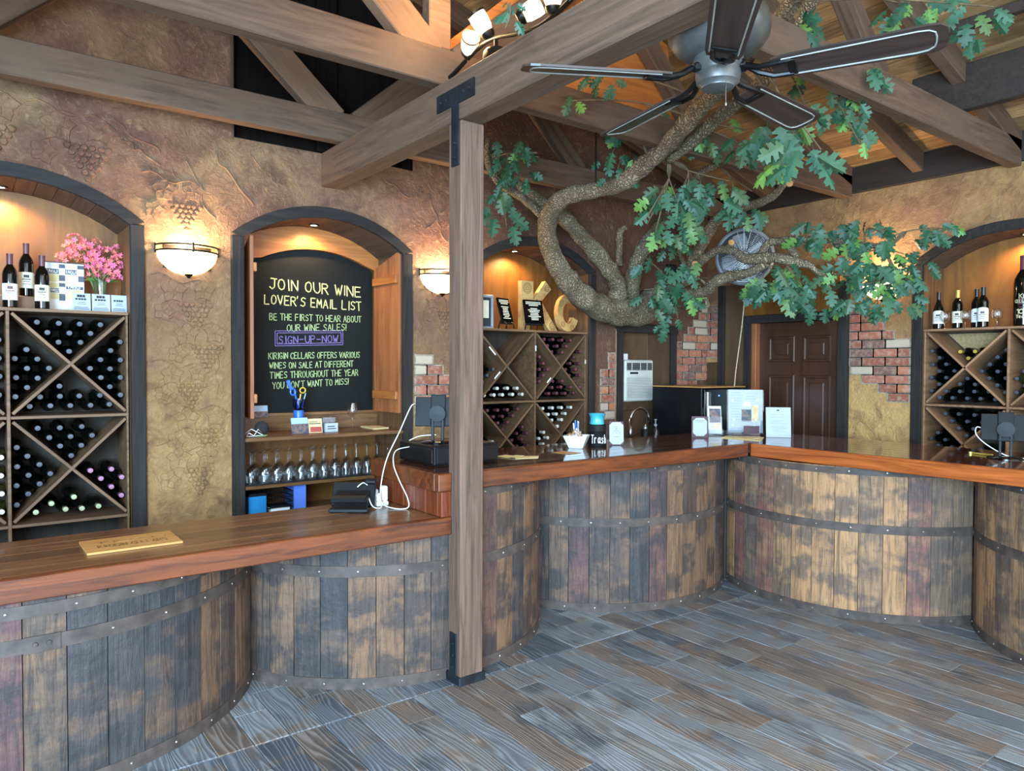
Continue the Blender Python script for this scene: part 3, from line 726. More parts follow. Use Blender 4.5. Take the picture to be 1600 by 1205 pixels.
def truss(Y, lab):
    t = thing('roof_truss', lab, 'truss', (RIDGE_X, Y+.0425, 3.066)); t['kind'] = 'structure'
    yc = Y+.0425; wd = .085; m = 'beam_x'
    beam('bottom_chord', (-1.9, yc, 3.16), (XW+.05, yc, 3.16), wd, .19, m, t)
    for sd in (-1, 1):
        e = XW+.05 if sd > 0 else -1.9
        beam('top_chord', (RIDGE_X, yc, ceil_z(RIDGE_X)-.085), (e, yc, ceil_z(e)-.085), wd, .15, m, t)
        x0 = RIDGE_X+sd*.135; zt = ceil_z(RIDGE_X+sd*1.05)-.12
        beam('web', (x0-sd*.05, yc+.001, 3.20), (RIDGE_X+sd*1.08, yc+.001, zt), wd*.96, .18, 'beam_warm' if sd < 0 else m, t)
        beam('web', (RIDGE_X+sd*2.06, yc-.001, 3.22), (RIDGE_X+sd*1.12, yc-.001, zt+.02), wd*.96, .14, m, t)
    return t
truss(4.495, 'brown timber roof truss closest to the chalkboard wall')
TB = truss(3.272, 'brown timber roof truss crossing above the post')
obj('king_post', G().cbox((RIDGE_X-.115, 3.275, 3.255), (RIDGE_X+.015, 3.35, 4.36), .005), 'beam_warm', TB)
obj('plywood_gusset', G().prism([(2.07, 3.258), (3.95, 3.258), (3.85, 3.78), (3.05, 4.05), (2.92, 4.08), (2.05, 3.29)], 1, 3.362, 3.374), 'pine_x', TB)
truss(2.02, 'brown timber roof truss crossing above the ceiling fan')
def rafter(Y, lab):
    o = beam('rafter', (RIDGE_X+.05, Y, ceil_z(RIDGE_X+.05)-.077), (XW+.02, Y, ceil_z(XW+.02)-.077), .085, .15, 'beam_x'); tag(o, lab, 'rafter', kind='structure'); o.name = 'rafter'; return o
rafter(2.735, 'sloping ceiling rafter over the right hand bar'); rafter(4.06, 'sloping ceiling rafter beside the drum fan'); rafter(1.45, 'sloping ceiling rafter nearest the entrance'); rafter(3.32, 'sloping ceiling rafter over the truss above the post')
pu = beam('purlin', (5.19, -.6, 3.408), (5.19, 2.35, 3.408), .08, .29, 'plate_y', side=(1, 0, 0)); tag(pu, 'deep dark purlin lying on the truss above the right bar', 'beam', kind='structure')
pu2 = beam('purlin', (4.6, -.6, 3.56), (4.6, 1.95, 3.56), .06, .06, 'plate_y', side=(1, 0, 0)); tag(pu2, 'slim dark rail just below the ceiling boards', 'beam', kind='structure')

# ---- post and the beam it carries
post = thing('timber_post', 'square brown timber post in front of the bar counters', 'post', (2.055, 3.1035, 0))
obj('shaft', G().cbox((1.985, 3.047, .035), (2.125, 3.160, 2.822), .006), 'post_z', post)
base = obj('base_shoe', G().cbox((1.976, 3.038, 0), (2.134, 3.169, .045), .004), 'strap_metal', post)
obj('base_strap', G().cbox((1.979, 3.075, .04), (1.986, 3.142, .255), .003), 'strap_metal', post)
for z in (.08, .14, .20): obj('strap_bolt', G().lathe([(.0001, .006), (.006, .004), (.007, 0)], 8, M=Matrix.Translation((1.979, 3.108, z)) @ Matrix.Rotation(R(-90), 4, 'Y')), 'strap_metal', post)
bb = thing('ridge_beam', 'long heavy timber beam resting on the square post', 'beam', (2.052, 4.78, 2.825)); bb['kind'] = 'structure'
o = beam('timber', (2.052, -1.4, 2.938), (2.052, 4.80, 2.938), .14, .227, 'beam_x', bb, side=(1, 0, 0))
tp = obj('tee_strap', G().prism([(3.06, 2.60), (3.12, 2.60), (3.12, 2.90), (3.26, 2.90), (3.26, 2.985), (2.92, 2.985), (2.92, 2.90), (3.06, 2.90)], 0, 1.974, 1.983), 'strap_metal', post)
for (y, z) in ((2.96, 2.942), (3.01, 2.942), (3.17, 2.942), (3.22, 2.942), (3.09, 2.64), (3.09, 2.71)):
    obj('strap_bolt', G().lathe([(.0001, .010), (.007, .009), (.009, 0)], 6, M=Matrix.Translation((1.975, y, z)) @ Matrix.Rotation(R(-90), 4, 'Y')), 'strap_metal', tp)
# ================================================================ BARREL FRONTS AND COUNTERS
BAR_ = {}
def barrel(lab, cx, cy, rad, a0, a1, zt_of, m, tops, seed=0):
    """a = angle around the barrel axis in degrees; staves 7.8 degrees each, zt_of(x,y) = height under the counter."""
    rg = random.Random(seed); t = thing('barrel_front', lab, 'barrel', (cx+rad*math.cos(R((a0+a1)/2)), cy+rad*math.sin(R((a0+a1)/2)), 0))
    n = max(1, round((a1-a0)/7.8)); st = (a1-a0)/n
    def P(a, r_, z): return (cx+r_*math.cos(R(a)), cy+r_*math.sin(R(a)), z)
    for k in range(n):
        b0, b1 = a0+k*st+.10, a0+(k+1)*st-.10; am = (b0+b1)/2; zt = zt_of(*P(am, rad, 0)[:2]); pr = rg.uniform(-.003, .002)
        v = []
        for a in (b0, b1):
            for r_ in (rad+pr, rad-.025):
                for z in (.0, zt): v.append(P(a, r_, z))
        mid = [P(am, rad+pr+.0015, 0), P(am, rad+pr+.0015, zt)]
        o = obj('stave', G().add(v+mid, [(0, 8, 9, 1), (8, 4, 5, 9), (2, 3, 7, 6), (0, 1, 3, 2), (4, 6, 7, 5), (1, 9, 5, 7, 3), (0, 2, 6, 4, 8)]), m, t)
    def hoop(z0, z1, aa, ab, riv=True):
        g = G(); N = max(4, int((ab-aa)/3)); pr = rad+.004
        for k in range(N+1):
            a = aa+(ab-aa)*k/N
            g.v += [P(a, pr, z0), P(a, pr, z1), P(a, rad-.002, z0), P(a, rad-.002, z1)]
        for k in range(N):
            i = 4*k; j = i+4; g.f += [(i, j, j+1, i+1), (i, i+2, j+2, j), (i+1, j+1, j+3, i+3)]; g.m += [0]*3
        g.f += [(0, 1, 3, 2), (4*N, 4*N+2, 4*N+3, 4*N+1)]; g.m += [0]*2
        h = obj('hoop', g, 'hoop', t, smooth=40)
        if riv:
            a = aa+1.5
            while a < ab:
                c = Vector(P(a, pr-.001, (z0+z1)/2)); d = Vector((math.cos(R(a)), math.sin(R(a)), 0)); q = d.to_track_quat('Z', 'Y').to_matrix().to_4x4()
                obj('rivet', RIV, None, h).matrix_basis = Matrix.Translation(c) @ q
                a += rg.uniform(10.5, 12.5)
        return h
    hoop(.0, .056, a0, a1); hoop(.56, .615, a0, a1)
    for (z0, z1, aa, ab) in tops: hoop(z0, z1, aa, ab)
    return t
RIV = G().lathe([(.0001, .004), (.004, .0034), (.0058, .0014), (.006, 0)], 8).mesh('rivet'); RIV.materials.append(MATS['rivet'])
LZ, HZ = .752, .972
low = lambda x, y: LZ; high = lambda x, y: HZ
half = math.degrees(math.asin(.933/1.02))
barrel('curved barrel front under the low counter with the wooden plaque', .24, 4.165, 1.02, 270-half, 270+half, low, 'stave', [(.688, .735, 270-half, 270+half)], seed=1)
sB = barrel('curved barrel front running behind the timber post', 2.106, 4.186, 1.02, 270-half, 270+half, lambda x, y: LZ if x < 2.055 else HZ, 'stave', [(.92, .963, 275, 270+half)], seed=2)
barrel('curved barrel front below the trash tin and candy bowl', 3.977, 4.23, 1.02, 270-half, 270+40, high, 'stave', [(.918, .962, 270-half, 270+40)], seed=14)
sE = barrel('tan curved barrel front of the right bar next to the corner', 5.46, 2.82, 1.02, 180-36, 180+half, high, 'stave_tan', [(.925, .968, 180-36, 180+half)], seed=4)
barrel('tan curved barrel front under the tablet stand', 5.46, .95, 1.02, 180-half, 180+half, high, 'stave_tan', [(.925, .968, 180-half, 180+half)], seed=5)
hb = [o for o in sE.children if o.name.startswith('hoop')]
# overlap plate where the left barrel's hoop is joined
sA = bpy.data.objects['barrel_front']
def hoop_lap(par, cx, cy, rad, a, z0, z1):
    g = G(); v = []
    for k in range(5):
        b = R(a-3.2+6.4*k/4)
        for r_ in (rad+.008, rad+.003): v += [(cx+r_*math.cos(b), cy+r_*math.sin(b), z0), (cx+r_*math.cos(b), cy+r_*math.sin(b), z1)]
    f = []
    for k in range(4): i = 4*k; j = i+4; f += [(i, j, j+1, i+1), (i, i+2, j+2, j), (i+1, j+1, j+3, i+3)]
    f += [(0, 1, 3, 2), (16, 18, 19, 17)]
    p = obj('hoop_lap', G().add(v, f), 'hoop', par)
    for da in (-1.2, 1.2):
        b = R(a+da); d = Vector((math.cos(b), math.sin(b), 0))
        obj('bolt', G().lathe([(.0001, .007), (.008, .006), (.010, 0)], 8, M=Matrix.Translation(Vector((cx, cy, (z0+z1)/2))+d*(rad+.007)) @ d.to_track_quat('Z', 'Y').to_matrix().to_4x4()), 'hoop', p)
hoop_lap(sA, .24, 4.165, 1.02, 269.5, .558, .618)
mk('dark_stave', (52, 44, 38), (34, 29, 26), st=(12, 12, 1), ns=3, rough=.7)
obj('corner_board', G().cbox((4.615, 3.418, 0), (4.66, 3.452, HZ), .004), 'dark_stave', sE)

# low counter: planks, front board
lc = thing('bar_counter', 'low varnished wooden counter with a plaque set in it', 'counter', (.4, 3.46, .842))
yy = [3.165, 3.275, 3.40, 3.53, 3.665, 3.80]
for a, b in zip(yy, yy[1:]): obj('plank', G().cbox((-1.3, a, .770), (1.98, b-.0015, .842), .0018), 'bar_low', lc)
obj('front_board', G().cbox((-1.3, 3.121, .754), (1.981, 3.165, .8425), .004), 'fascia_x', lc)
# high bar: two legs meeting in a corner, and the stepped end beside the post
hc = thing('bar_counter', 'high varnished bar counter holding candy bowl and trash tin', 'counter', (3.3, 3.5, 1.063))
yy = [3.166, 3.29, 3.42, 3.55, 3.68, 3.80, 3.93]
for a, b in zip(yy, yy[1:]): obj('plank', G().cbox((1.95, a, .99), (4.535, b-.0015, 1.063), .0018), 'bar_x', hc)
obj('front_board', G().cbox((2.130, 3.121, .975), (4.468, 3.165, 1.0635), .004), 'fascia_x', hc)
obj('front_board', G().cbox((1.905, 3.121, .975), (1.981, 3.165, 1.0635), .004), 'fascia_x', hc)
obj('end_board', G().cbox((1.905, 3.166, .972), (1.948, 3.88, 1.0635), .004), 'fascia_x', hc)
y = 3.166
for k in range(6): obj('end_panel_board', G().cbox((1.925, y+.001, .844), (1.945, y+.117, .972), .002), 'redboard_z', hc); y += .119
obj('end_panel_board', G().cbox((1.924, 3.125, .844), (1.981, 3.1655, .973), .003), 'redboard_z', hc)
rc = thing('bar_counter', 'varnished right hand bar with an orange front edge under tablet', 'counter', (4.95, 1.9, 1.063))
xx = [4.537, 4.67, 4.80, 4.93, 5.06, 5.20, 5.33, 5.46]
for a, b in zip(xx, xx[1:]): obj('plank', G().cbox((a, -.4, .99), (b-.0015, 3.93, 1.063), .0018), 'bar_y', rc)
obj('front_board', G().cbox((4.490, -.4, .975), (4.536, 3.1195, 1.0635), .004), 'fascia_y', rc)
# lower back counter with the sink
bk = thing('back_counter', 'low wooden back counter holding the sink faucet', 'counter', (5.3, 4.5, .9))
obj('worktop', G().cbox((4.54, 4.22, .86), (6.07, 4.745, .90), .004), 'shelf_x', bk)
obj('cabinet', G().cbox((4.56, 4.26, 0), (6.05, 4.74, .858), .004), 'panel_z', bk)
# plaque with burnt lettering
pq = thing('wooden_plaque', 'pale wooden plaque with burnt lettering on the low counter', 'plaque', (.58, 3.45, .8425))
obj('board', G().prism([(.40, 3.335), (.757, 3.335), (.757, 3.58), (.40, 3.58)], 2, .843, .852), 'plaque_wood', pq)
g = G(); rl = random.Random(2)
strokes(g, 'KI', (.47, 3.47, .8521), (1, 0, 0), (0, 1, 0), .05, .045, .0045, (0, 0, 1), rng=rl)
for k in range(3): g.tube([(.575+.05*k+.045*math.cos(a*.42), 3.493+.022*math.sin(a*.42), .8525) for a in range(15)], .002, 4, close=True)
strokes(g, 'KIRIGIN CELLARS', (.45, 3.395, .8521), (1, 0, 0), (0, 1, 0), .26, .045, .0045, (0, 0, 1), rng=rl)
mk('burnt', (150, 108, 56), (128, 88, 44), ns=20, rough=.7)
obj('lettering', g, 'burnt', pq)
# ================================================================ WINE RACKS AND BOTTLES
def wine_rack(lab, ax, c, m, half=.585):
    root = thing('wine_rack', lab, 'wine rack', (c, YB+.2, .1) if ax == 'x' else (XW+.2, c, .1))
    d0, d1 = .018, .335; th = .017
    def bx(name, u0, u1, z0, z1, a=d0, b=d1, mm=m, k=.002):
        lo, hi = ((u0, YB+a, z0), (u1, YB+b, z1)) if ax == 'x' else ((XW+a, u0, z0), (XW+b, u1, z1))
        return obj(name, G().cbox(lo, hi, k), mm, root)
    bx('top_shelf', c-half, c+half, 1.897, 1.915, d0-.012, .395)
    for z in (1.307, .712): bx('shelf', c-half, c+half, z, z+th)
    bx('divider', c-th/2, c+th/2, .10, 1.897, d0-.006)
    for sd in (-1, 1): bx('side_board', *sorted((c+sd*half, c+sd*(half-.012))), .1, 1.897, d0+.004)
    bx('back_board', c-half, c+half, .1, 1.897, d1, d1+.01, 'rack_back')
    bx('plinth', c-half, c+half, .0, .1, d0+.05, d1)
    for sd in (-1, 1):
        for zc in (1.611, 1.018):
            uc = c+sd*.2935; h = .2835; L = h*2*1.4142
            for k, rot in enumerate((45, -45)):
                off = .0008*k
                cen = Vector((uc, YB+(d0+d1)/2, zc)) if ax == 'x' else Vector((XW+(d0+d1)/2, uc, zc))
                if ax == 'x': M_ = Matrix.Translation(cen) @ Matrix.Rotation(R(rot), 4, 'Y')
                else: M_ = Matrix.Translation(cen) @ Matrix.Rotation(R(90), 4, 'Z') @ Matrix.Rotation(R(rot), 4, 'Y')
                o = obj('diagonal_board', G().cbox((-L/2+.012, -(d1-d0)/2-off, -th/2), (L/2-.012, (d1-d0)/2, th/2), .002), m, root)
                o.matrix_parent_inverse = MW[root].inverted(); o.matrix_world = M_; o.matrix_basis = M_
    return root
wine_rack('brown diamond wine rack below the pink flowers', 'x', NI[1][0], 'rack_x')
rk3 = wine_rack('brown diamond wine rack below the carved letters', 'x', NI[3][0], 'rack_x')
def rack_tag(p, q):
    p, q = Vector(p), Vector(q); d = (q-p).normalized(); n_ = Vector((-d.z, 0, d.x))*.006; v = [p+n_, p-n_, q-n_, q+n_]
    obj('shelf_tag', G().add([tuple(a) for a in v]+[(a.x, a.y-.0015, a.z) for a in v], [(0, 1, 2, 3), (7, 6, 5, 4), (0, 4, 5, 1), (1, 5, 6, 2), (2, 6, 7, 3), (3, 7, 4, 0)]), 'label_white', rk3)
for p, q in (((3.396, 4.796, 1.766), (3.46, 4.796, 1.702)), ((3.506, 4.796, 1.565), (3.45, 4.796, 1.509)), ((3.872, 4.79, 1.785), (3.872, 4.79, 1.74)), ((4.045, 4.796, 1.514), (4.002, 4.796, 1.471)), ((4.447, 4.80, 1.668), (4.447, 4.80, 1.635))): rack_tag(p, q)

rk4 = wine_rack('light wooden diamond wine rack below the giant bottle', 'y', NI[4][0], 'rack_light', .5925)

mk('burlap', (170, 146, 104), (146, 122, 82), ns=60, rough=.95, bump=.3)
obj('burlap_backing', G().prism([(2.377, 1.64), (2.62, 1.885), (2.13, 1.885)], 0, XW+.325, XW+.333), 'burlap', rk4)
def bottle_mesh(name, gm):                                            # lying along +y, neck end at y = 0
    pr = [(.0001, .030), (.0125, .030), (.0125, .085), (.016, .098), (.030, .122), (.0365, .14), (.0365, .292), (.032, .300), (.0001, .294)]
    g = G().lathe(pr, 12, M=Matrix.Rotation(R(-90), 4, 'X')); me = g.mesh(name); me.materials.append(MATS[gm]); me.polygons.foreach_set('use_smooth', [True]*len(me.polygons)); return me
def cap_mesh(name, cm):
    g = G().lathe([(.0001, 0), (.0135, .0004), (.0148, .003), (.0148, .006), (.0140, .008), (.0140, .052), (.0128, .054)], 12, M=Matrix.Rotation(R(-90), 4, 'X'))
    me = g.mesh(name); me.materials.append(MATS[cm]); me.polygons.foreach_set('use_smooth', [True]*len(me.polygons)); me.set_sharp_from_angle(angle=R(45)); return me
BM = {k: bottle_mesh('wine_bottle', k) for k in ('bottle_glass', 'bottle_green')}
CM = {k: cap_mesh('capsule', k) for k in ('cap_grey', 'cap_red', 'cap_pink', 'cap_white', 'cap_green', 'cap_gold')}
CW = {'cap_grey': 'grey', 'cap_red': 'dark-red', 'cap_pink': 'pink', 'cap_white': 'white', 'cap_green': 'pale-green', 'cap_gold': 'gold'}
P_ = .0525
def wedge(kind):
    """Places for bottles in one wedge of a diamond cell, from the cell's centre, as rows of (du, dz)."""
    if kind == 'top': return [[((k-r_/2)*.105, .071+.0535*r_) for k in range(r_+1)] for r_ in range(4)]
    if kind == 'bottom': return [[((k-2)*.098, -.237) for k in range(5)], [((k-1.5)*.098, -.183) for k in range(4)], [((k-.5)*.1, -.128) for k in range(2)], [(0, -.082)]]
    s = 1 if kind == 'right' else -1
    return [[(s*(.100+P_*k), -.026+(j-k/2)*.105) for k in range(3, j-1, -1)] for j in range(4)]
rj = random.Random(21)
def fill(ax, c, zc, kind, n, cap, rack, cell, gm='bottle_glass', rows=None, where=None, depth=.07):
    if ax == 'y' and kind in ('left', 'right'): kind2 = kind        # u grows to the left in the picture on that wall
    cnt = 0
    for ri, row in enumerate(rows or wedge(kind)):
        for k, (du, dz) in enumerate(row):
            if cnt >= n: return
            cnt += 1
            if ax == 'y': du = -du
            u = c+du+rj.uniform(-.003, .003); z = zc+dz+rj.uniform(-.002, .002); d = depth+rj.uniform(-.012, .012)
            o = bpy.data.objects.new('wine_bottle', BM[gm]); COL.objects.link(o)
            o.location = (u, YB+d, z) if ax == 'x' else (XW+d, u, z)
            o.rotation_euler = (0, rj.uniform(0, 6.2) if False else 0, 0 if ax == 'x' else R(-90))
            lab = '%s-capped bottle, %s in row %s of %s wedge, %s, %s' % (CW[cap], ORD[k], ('one', 'two', 'three', 'four')[ri], kind, cell, rack)
            tag(o, lab, 'bottle', 'wine bottles lying in the racks')
            h = bpy.data.objects.new('capsule', CM[cap]); COL.objects.link(h); h.parent = o
    return
c1, c3, c4 = NI[1][0], NI[3][0], NI[4][0]; U, L_ = 1.611, 1.018; H_ = .2935
RK = 'flower rack'
fill('x', c1+H_, U, 'top', 10, 'cap_grey', RK, 'upper inner cell'); fill('x', c1+H_, U, 'left', 9, 'cap_grey', RK, 'upper inner cell'); fill('x', c1+H_, U, 'right', 10, 'cap_grey', RK, 'upper inner cell')
fill('x', c1+H_, U, 'bottom', 10, 'cap_grey', RK, 'upper inner cell')
fill('x', c1+H_, L_, 'top', 9, 'cap_grey', RK, 'lower inner cell'); fill('x', c1+H_, L_, 'left', 10, 'cap_grey', RK, 'lower inner cell')
fill('x', c1+H_, L_, 'right', 6, 'cap_pink', RK, 'lower inner cell'); fill('x', c1+H_, L_, 'bottom', 6, 'cap_green', RK, 'lower inner cell', rows=[[(-.17, -.235), (-.03, -.232), (.05, -.232), (.13, -.232)], [(-.10, -.19), (.01, -.165)]], depth=.035)
fill('x', c1-H_, U, 'right', 4, 'cap_grey', RK, 'upper edge cell', rows=[[(.255, .13), (.255, .03), (.255, -.07), (.255, -.17)]]); fill('x', c1-H_, L_, 'right', 4, 'cap_white', RK, 'lower edge cell', 'bottle_green', rows=[[(.258, .08), (.258, -.02), (.258, -.12), (.258, -.22)]])
RK = 'letters rack'
fill('x', c3-H_, U, 'left', 6, 'cap_grey', RK, 'upper post-side cell'); fill('x', c3-H_, U, 'bottom', 9, 'cap_white', RK, 'upper post-side cell')
fill('x', c3+H_, U, 'top', 10, 'cap_red', RK, 'upper inner cell'); fill('x', c3+H_, U, 'left', 9, 'cap_red', RK, 'upper inner cell'); fill('x', c3+H_, U, 'right', 10, 'cap_red', RK, 'upper inner cell'); fill('x', c3+H_, U, 'bottom', 11, 'cap_red', RK, 'upper inner cell')
fill('x', c3-H_, L_, 'top', 10, 'cap_red', RK, 'lower post-side cell'); fill('x', c3-H_, L_, 'left', 4, 'cap_white', RK, 'lower post-side cell'); fill('x', c3-H_, L_, 'right', 9, 'cap_red', RK, 'lower post-side cell')
fill('x', c3+H_, L_, 'top', 10, 'cap_white', RK, 'lower inner cell'); fill('x', c3+H_, L_, 'left', 7, 'cap_white', RK, 'lower inner cell'); fill('x', c3+H_, L_, 'right', 6, 'cap_white', RK, 'lower inner cell')
RK = 'light rack'
fill('y', c4+H_, U, 'left', 10, 'cap_grey', RK, 'upper door-side cell'); fill('y', c4+H_, U, 'top', 3, 'cap_gold', RK, 'upper door-side cell'); fill('y', c4+H_, U, 'right', 10, 'cap_grey', RK, 'upper door-side cell'); fill('y', c4+H_, U, 'bottom', 12, 'cap_grey', RK, 'upper door-side cell')
fill('y', c4+H_, L_, 'top', 10, 'cap_grey', RK, 'lower door-side cell'); fill('y', c4+H_, L_, 'left', 9, 'cap_grey', RK, 'lower door-side cell'); fill('y', c4+H_, L_, 'bottom', 2, 'cap_gold', RK, 'lower door-side cell', 'bottle_green', rows=[[(.10, -.10), (.16, -.10)]], depth=.05)
fill('y', c4+H_, L_, 'right', 4, 'cap_grey', RK, 'lower door-side cell')
fill('y', c4-H_, U, 'left', 7, 'cap_grey', RK, 'upper far cell', 'bottle_green')

# ---- standing bottles, glasses and the rest on the display shelves
def std_bottle(loc, lab, cap, lm, s=1.0, arched=False, look=None, style='bordeaux', rot=0):
    t = thing('wine_bottle', lab, 'bottle', loc, rot, 'bottles standing on the display shelves'); x0, y0, z0 = 0, 0, 0
    if style == 'bordeaux': pr = [(.0001, .002), (.030, 0), (.0355, .004), (.0365, .012), (.0365, .185), (.034, .202), (.026, .222), (.0165, .236), (.0145, .245), (.0145, .297), (.0001, .298)]
    else: pr = [(.0001, .002), (.034, 0), (.0395, .004), (.0405, .012), (.0405, .135), (.036, .165), (.026, .20), (.0175, .225), (.015, .245), (.0145, .297), (.0001, .298)]
    pr = [(a*s, b*s) for a, b in pr]
    obj('glass', G().lathe(pr, 20), 'bottle_glass', t, smooth=40, local=True)
    obj('capsule', G().lathe([(.0152*s, .236*s), (.0156*s, .25*s), (.0152*s, .292*s), (.0165*s, .293*s), (.0165*s, .301*s), (.0001, .302*s)], 16), cap, t, smooth=40, local=True)
    rl_ = pr[4][0]+.0006; n = 14; g = G(); a0, a1 = look-R(75), look+R(75)
    for k in range(n+1):
        a = a0+(a1-a0)*k/n; e = (k/n-.5)*2; zt = (.135 if not arched else .128+.022*math.sqrt(max(0, 1-e*e*.9)))*s
        g.v += [(rl_*math.cos(a), rl_*math.sin(a), .045*s), (rl_*math.cos(a), rl_*math.sin(a), zt)]
    for k in range(n): g.f.append((2*k, 2*k+2, 2*k+3, 2*k+1)); g.m.append(0)
    lb = obj('label', g, lm, t, smooth=True, local=True)
    g = G()
    for z, hw, hh in ((.112, .35, .008), (.095, .55, .0025), (.082, .4, .002), (.068, .5, .0015)):
        r2 = rl_+.0005; m_ = 6
        for k in range(m_):
            a = look-hw+2*hw*k/m_; b = look-hw+2*hw*(k+1)/m_-(.02 if k % 2 else 0)
            g.add([(r2*math.cos(a), r2*math.sin(a), (z-hh)*s), (r2*math.cos(b), r2*math.sin(b), (z-hh)*s), (r2*math.cos(b), r2*math.sin(b), (z+hh)*s), (r2*math.cos(a), r2*math.sin(a), (z+hh)*s)], [(0, 1, 2, 3)])
    obj('label_print', g, 'ink' if lm == 'label_cream' else 'burgundy', lb, local=True)
    return t
LK = R(265); SH = 1.916
std_bottle((.231, 4.90, SH), 'red wine bottle with plum capsule at the shelf edge', 'cap_red', 'label_white', look=R(268))
rs = tag(obj('shelf_riser', G().cbox((.12, 4.96, SH), (.42, 5.08, SH+.078), .003), 'ply_z'), 'small wooden riser lifting one wine bottle', 'riser')
std_bottle((.314, 5.01, SH+.079), 'taller placed wine bottle with cream label standing on the wooden riser', 'cap_red', 'label_cream', look=R(268))
std_bottle((.379, 4.875, SH), 'red wine bottle with plum capsule beside the patterned box', 'cap_red', 'label_cream', look=R(264))
LR = R(195)
std_bottle((6.24, 2.612, SH), 'sloped-shoulder wine bottle with arched label closest to the niche edge', 'cap_black', 'label_white', .98, True, look=LR, style='burgundy')
std_bottle((6.25, 2.478, SH), 'gold-capped wine bottle between the two small goblets', 'cap_gold', 'label_cream', look=LR)
std_bottle((6.27, 2.350, SH), 'black-capped wine bottle partly behind its twin', 'cap_black', 'label_white', 1.0, True, look=LR)
std_bottle((6.22, 2.287, SH), 'black-capped wine bottle in front of its twin with arched label', 'cap_black', 'label_white', 1.02, True, look=LR)
t = std_bottle((6.29, 2.045, SH), 'giant dark etched anniversary bottle with red capsule', 'cap_red', 'bottle_glass', 1.74, look=LR)
g = G(); rB = .0365*1.74+.002
def onb(txt, z, wd, ht, lw):
    q = G(); strokes(q, txt, (-wd/2, 0, 0), (1, 0, 0), (0, 0, 1), wd, ht, lw, (0, -1, 0), rng=rl)
    for p in q.v: a = LR+p[0]/rB; g.v.append(((rB-p[1])*math.cos(a), (rB-p[1])*math.sin(a), z+p[2]))
    b = len(g.v)-len(q.v); g.f += [tuple(i_+b for i_ in f) for f in q.f]; g.m += [0]*len(q.f)
onb('100', .095, .085, .032, .007); onb('Years', .062, .085, .024, .005); onb('CELLARS', .175, .11, .022, .004); onb('KC', .205, .05, .035, .005)
mk('etching', (206, 192, 160), (180, 164, 132), ns=40, rough=.8)
obj('etched_lettering', g, 'etching', t, local=True)
def glass_profile(h=.2, rb=.036, stem=.09, bowl=.034, rim=.027):
    return [(.0001, .003), (rb, .0), (rb, .002), (.008, .006), (.0035, .015), (.003, stem), (.012, stem+.006), (bowl*.8, stem+.02), (bowl, stem+.045), (bowl*.97, stem+.07), (rim, h), (rim-.0012, h), (bowl*.95, stem+.065), (bowl*.9, stem+.045), (.012, stem+.012), (.0001, stem+.008)]
def wglass(loc, lab, prof, group, flip=False):
    o = obj('wine_glass', G().lathe(prof, 20), 'glass', smooth=40); o.location = loc
    if flip: o.rotation_euler = (math.pi, 0, 0)
    return tag(o, lab, 'glass', group)
gob = [(.0001, .003), (.030, 0), (.030, .002), (.006, .006), (.0035, .014), (.0035, .045), (.014, .051), (.030, .066), (.036, .09), (.034, .115), (.026, .138), (.025, .138), (.033, .114), (.034, .09), (.028, .068), (.0001, .055)]
for (y, lb) in ((2.541, 'small stemmed goblet beside the sloped-shoulder bottle'), (2.395, 'small stemmed goblet beside the gold-capped bottle'), (2.178, 'small stemmed goblet beside the giant bottle')): wglass((6.18, y, SH), lb, gob, 'goblets on the display shelf')

# patterned box
ub = thing('wine_box', 'white gift box patterned with dark squares and UVAS lettering', 'box', (.50, 5.01, SH))
obj('carton', G().cbox((.405, 4.98, SH), (.597, 5.05, SH+.285), .002), 'label_white', ub)
mk('slate', (82, 88, 96), (66, 72, 80), ns=12, rough=.7); mk('box_cream', (216, 204, 150), (204, 190, 134), ns=12, rough=.7)
obj('box_top', G().box((.404, 4.979, SH+.280), (.598, 5.051, SH+.286)), 'cap_black', ub)
pat = obj('dark_squares', G(), 'slate', ub) if False else None
g = G(); gc = G(); gl = G()
def sq(gg, x0, x1, z0, z1, y=4.9785): gg.box((.405+x0*.192, y, SH+z0*.285), (.405+x1*.192, 4.981, SH+z1*.285))
for (a, b, c, d) in ((.0, .34, .76, .86), (.5, .8, .76, .86), (.34, .5, .62, .74), (.84, 1, .62, .74), (.34, .5, .88, .96), (.82, 1, .88, .96), (.12, .34, .38, .47), (.34, .5, .50, .58), (.34, .5, .22, .36), (.52, .97, .46, .52)): sq(g, a, b, c, d)
for (a, b, c, d) in ((0, .34, .60, .75), (.0, .34, .48, .58), (.12, .34, .25, .37), (.52, .9, .26, .45)): sq(gc, a, b, c, d)
for (x0, wd, z0) in ((.03, .29, .775), (.53, .26, .775), (.15, .18, .395), (.58, .32, .468)):
    strokes(gl, 'UVAS', (.405+x0*.192, 4.978, SH+z0*.285), (1, 0, 0), (0, 0, 1), wd*.192, .017, .0042, (0, -1, 0), 0, rl)
obj('dark_square', g, 'slate', ub); obj('cream_square', gc, 'box_cream', ub); obj('lettering', gl, 'label_white', ub)
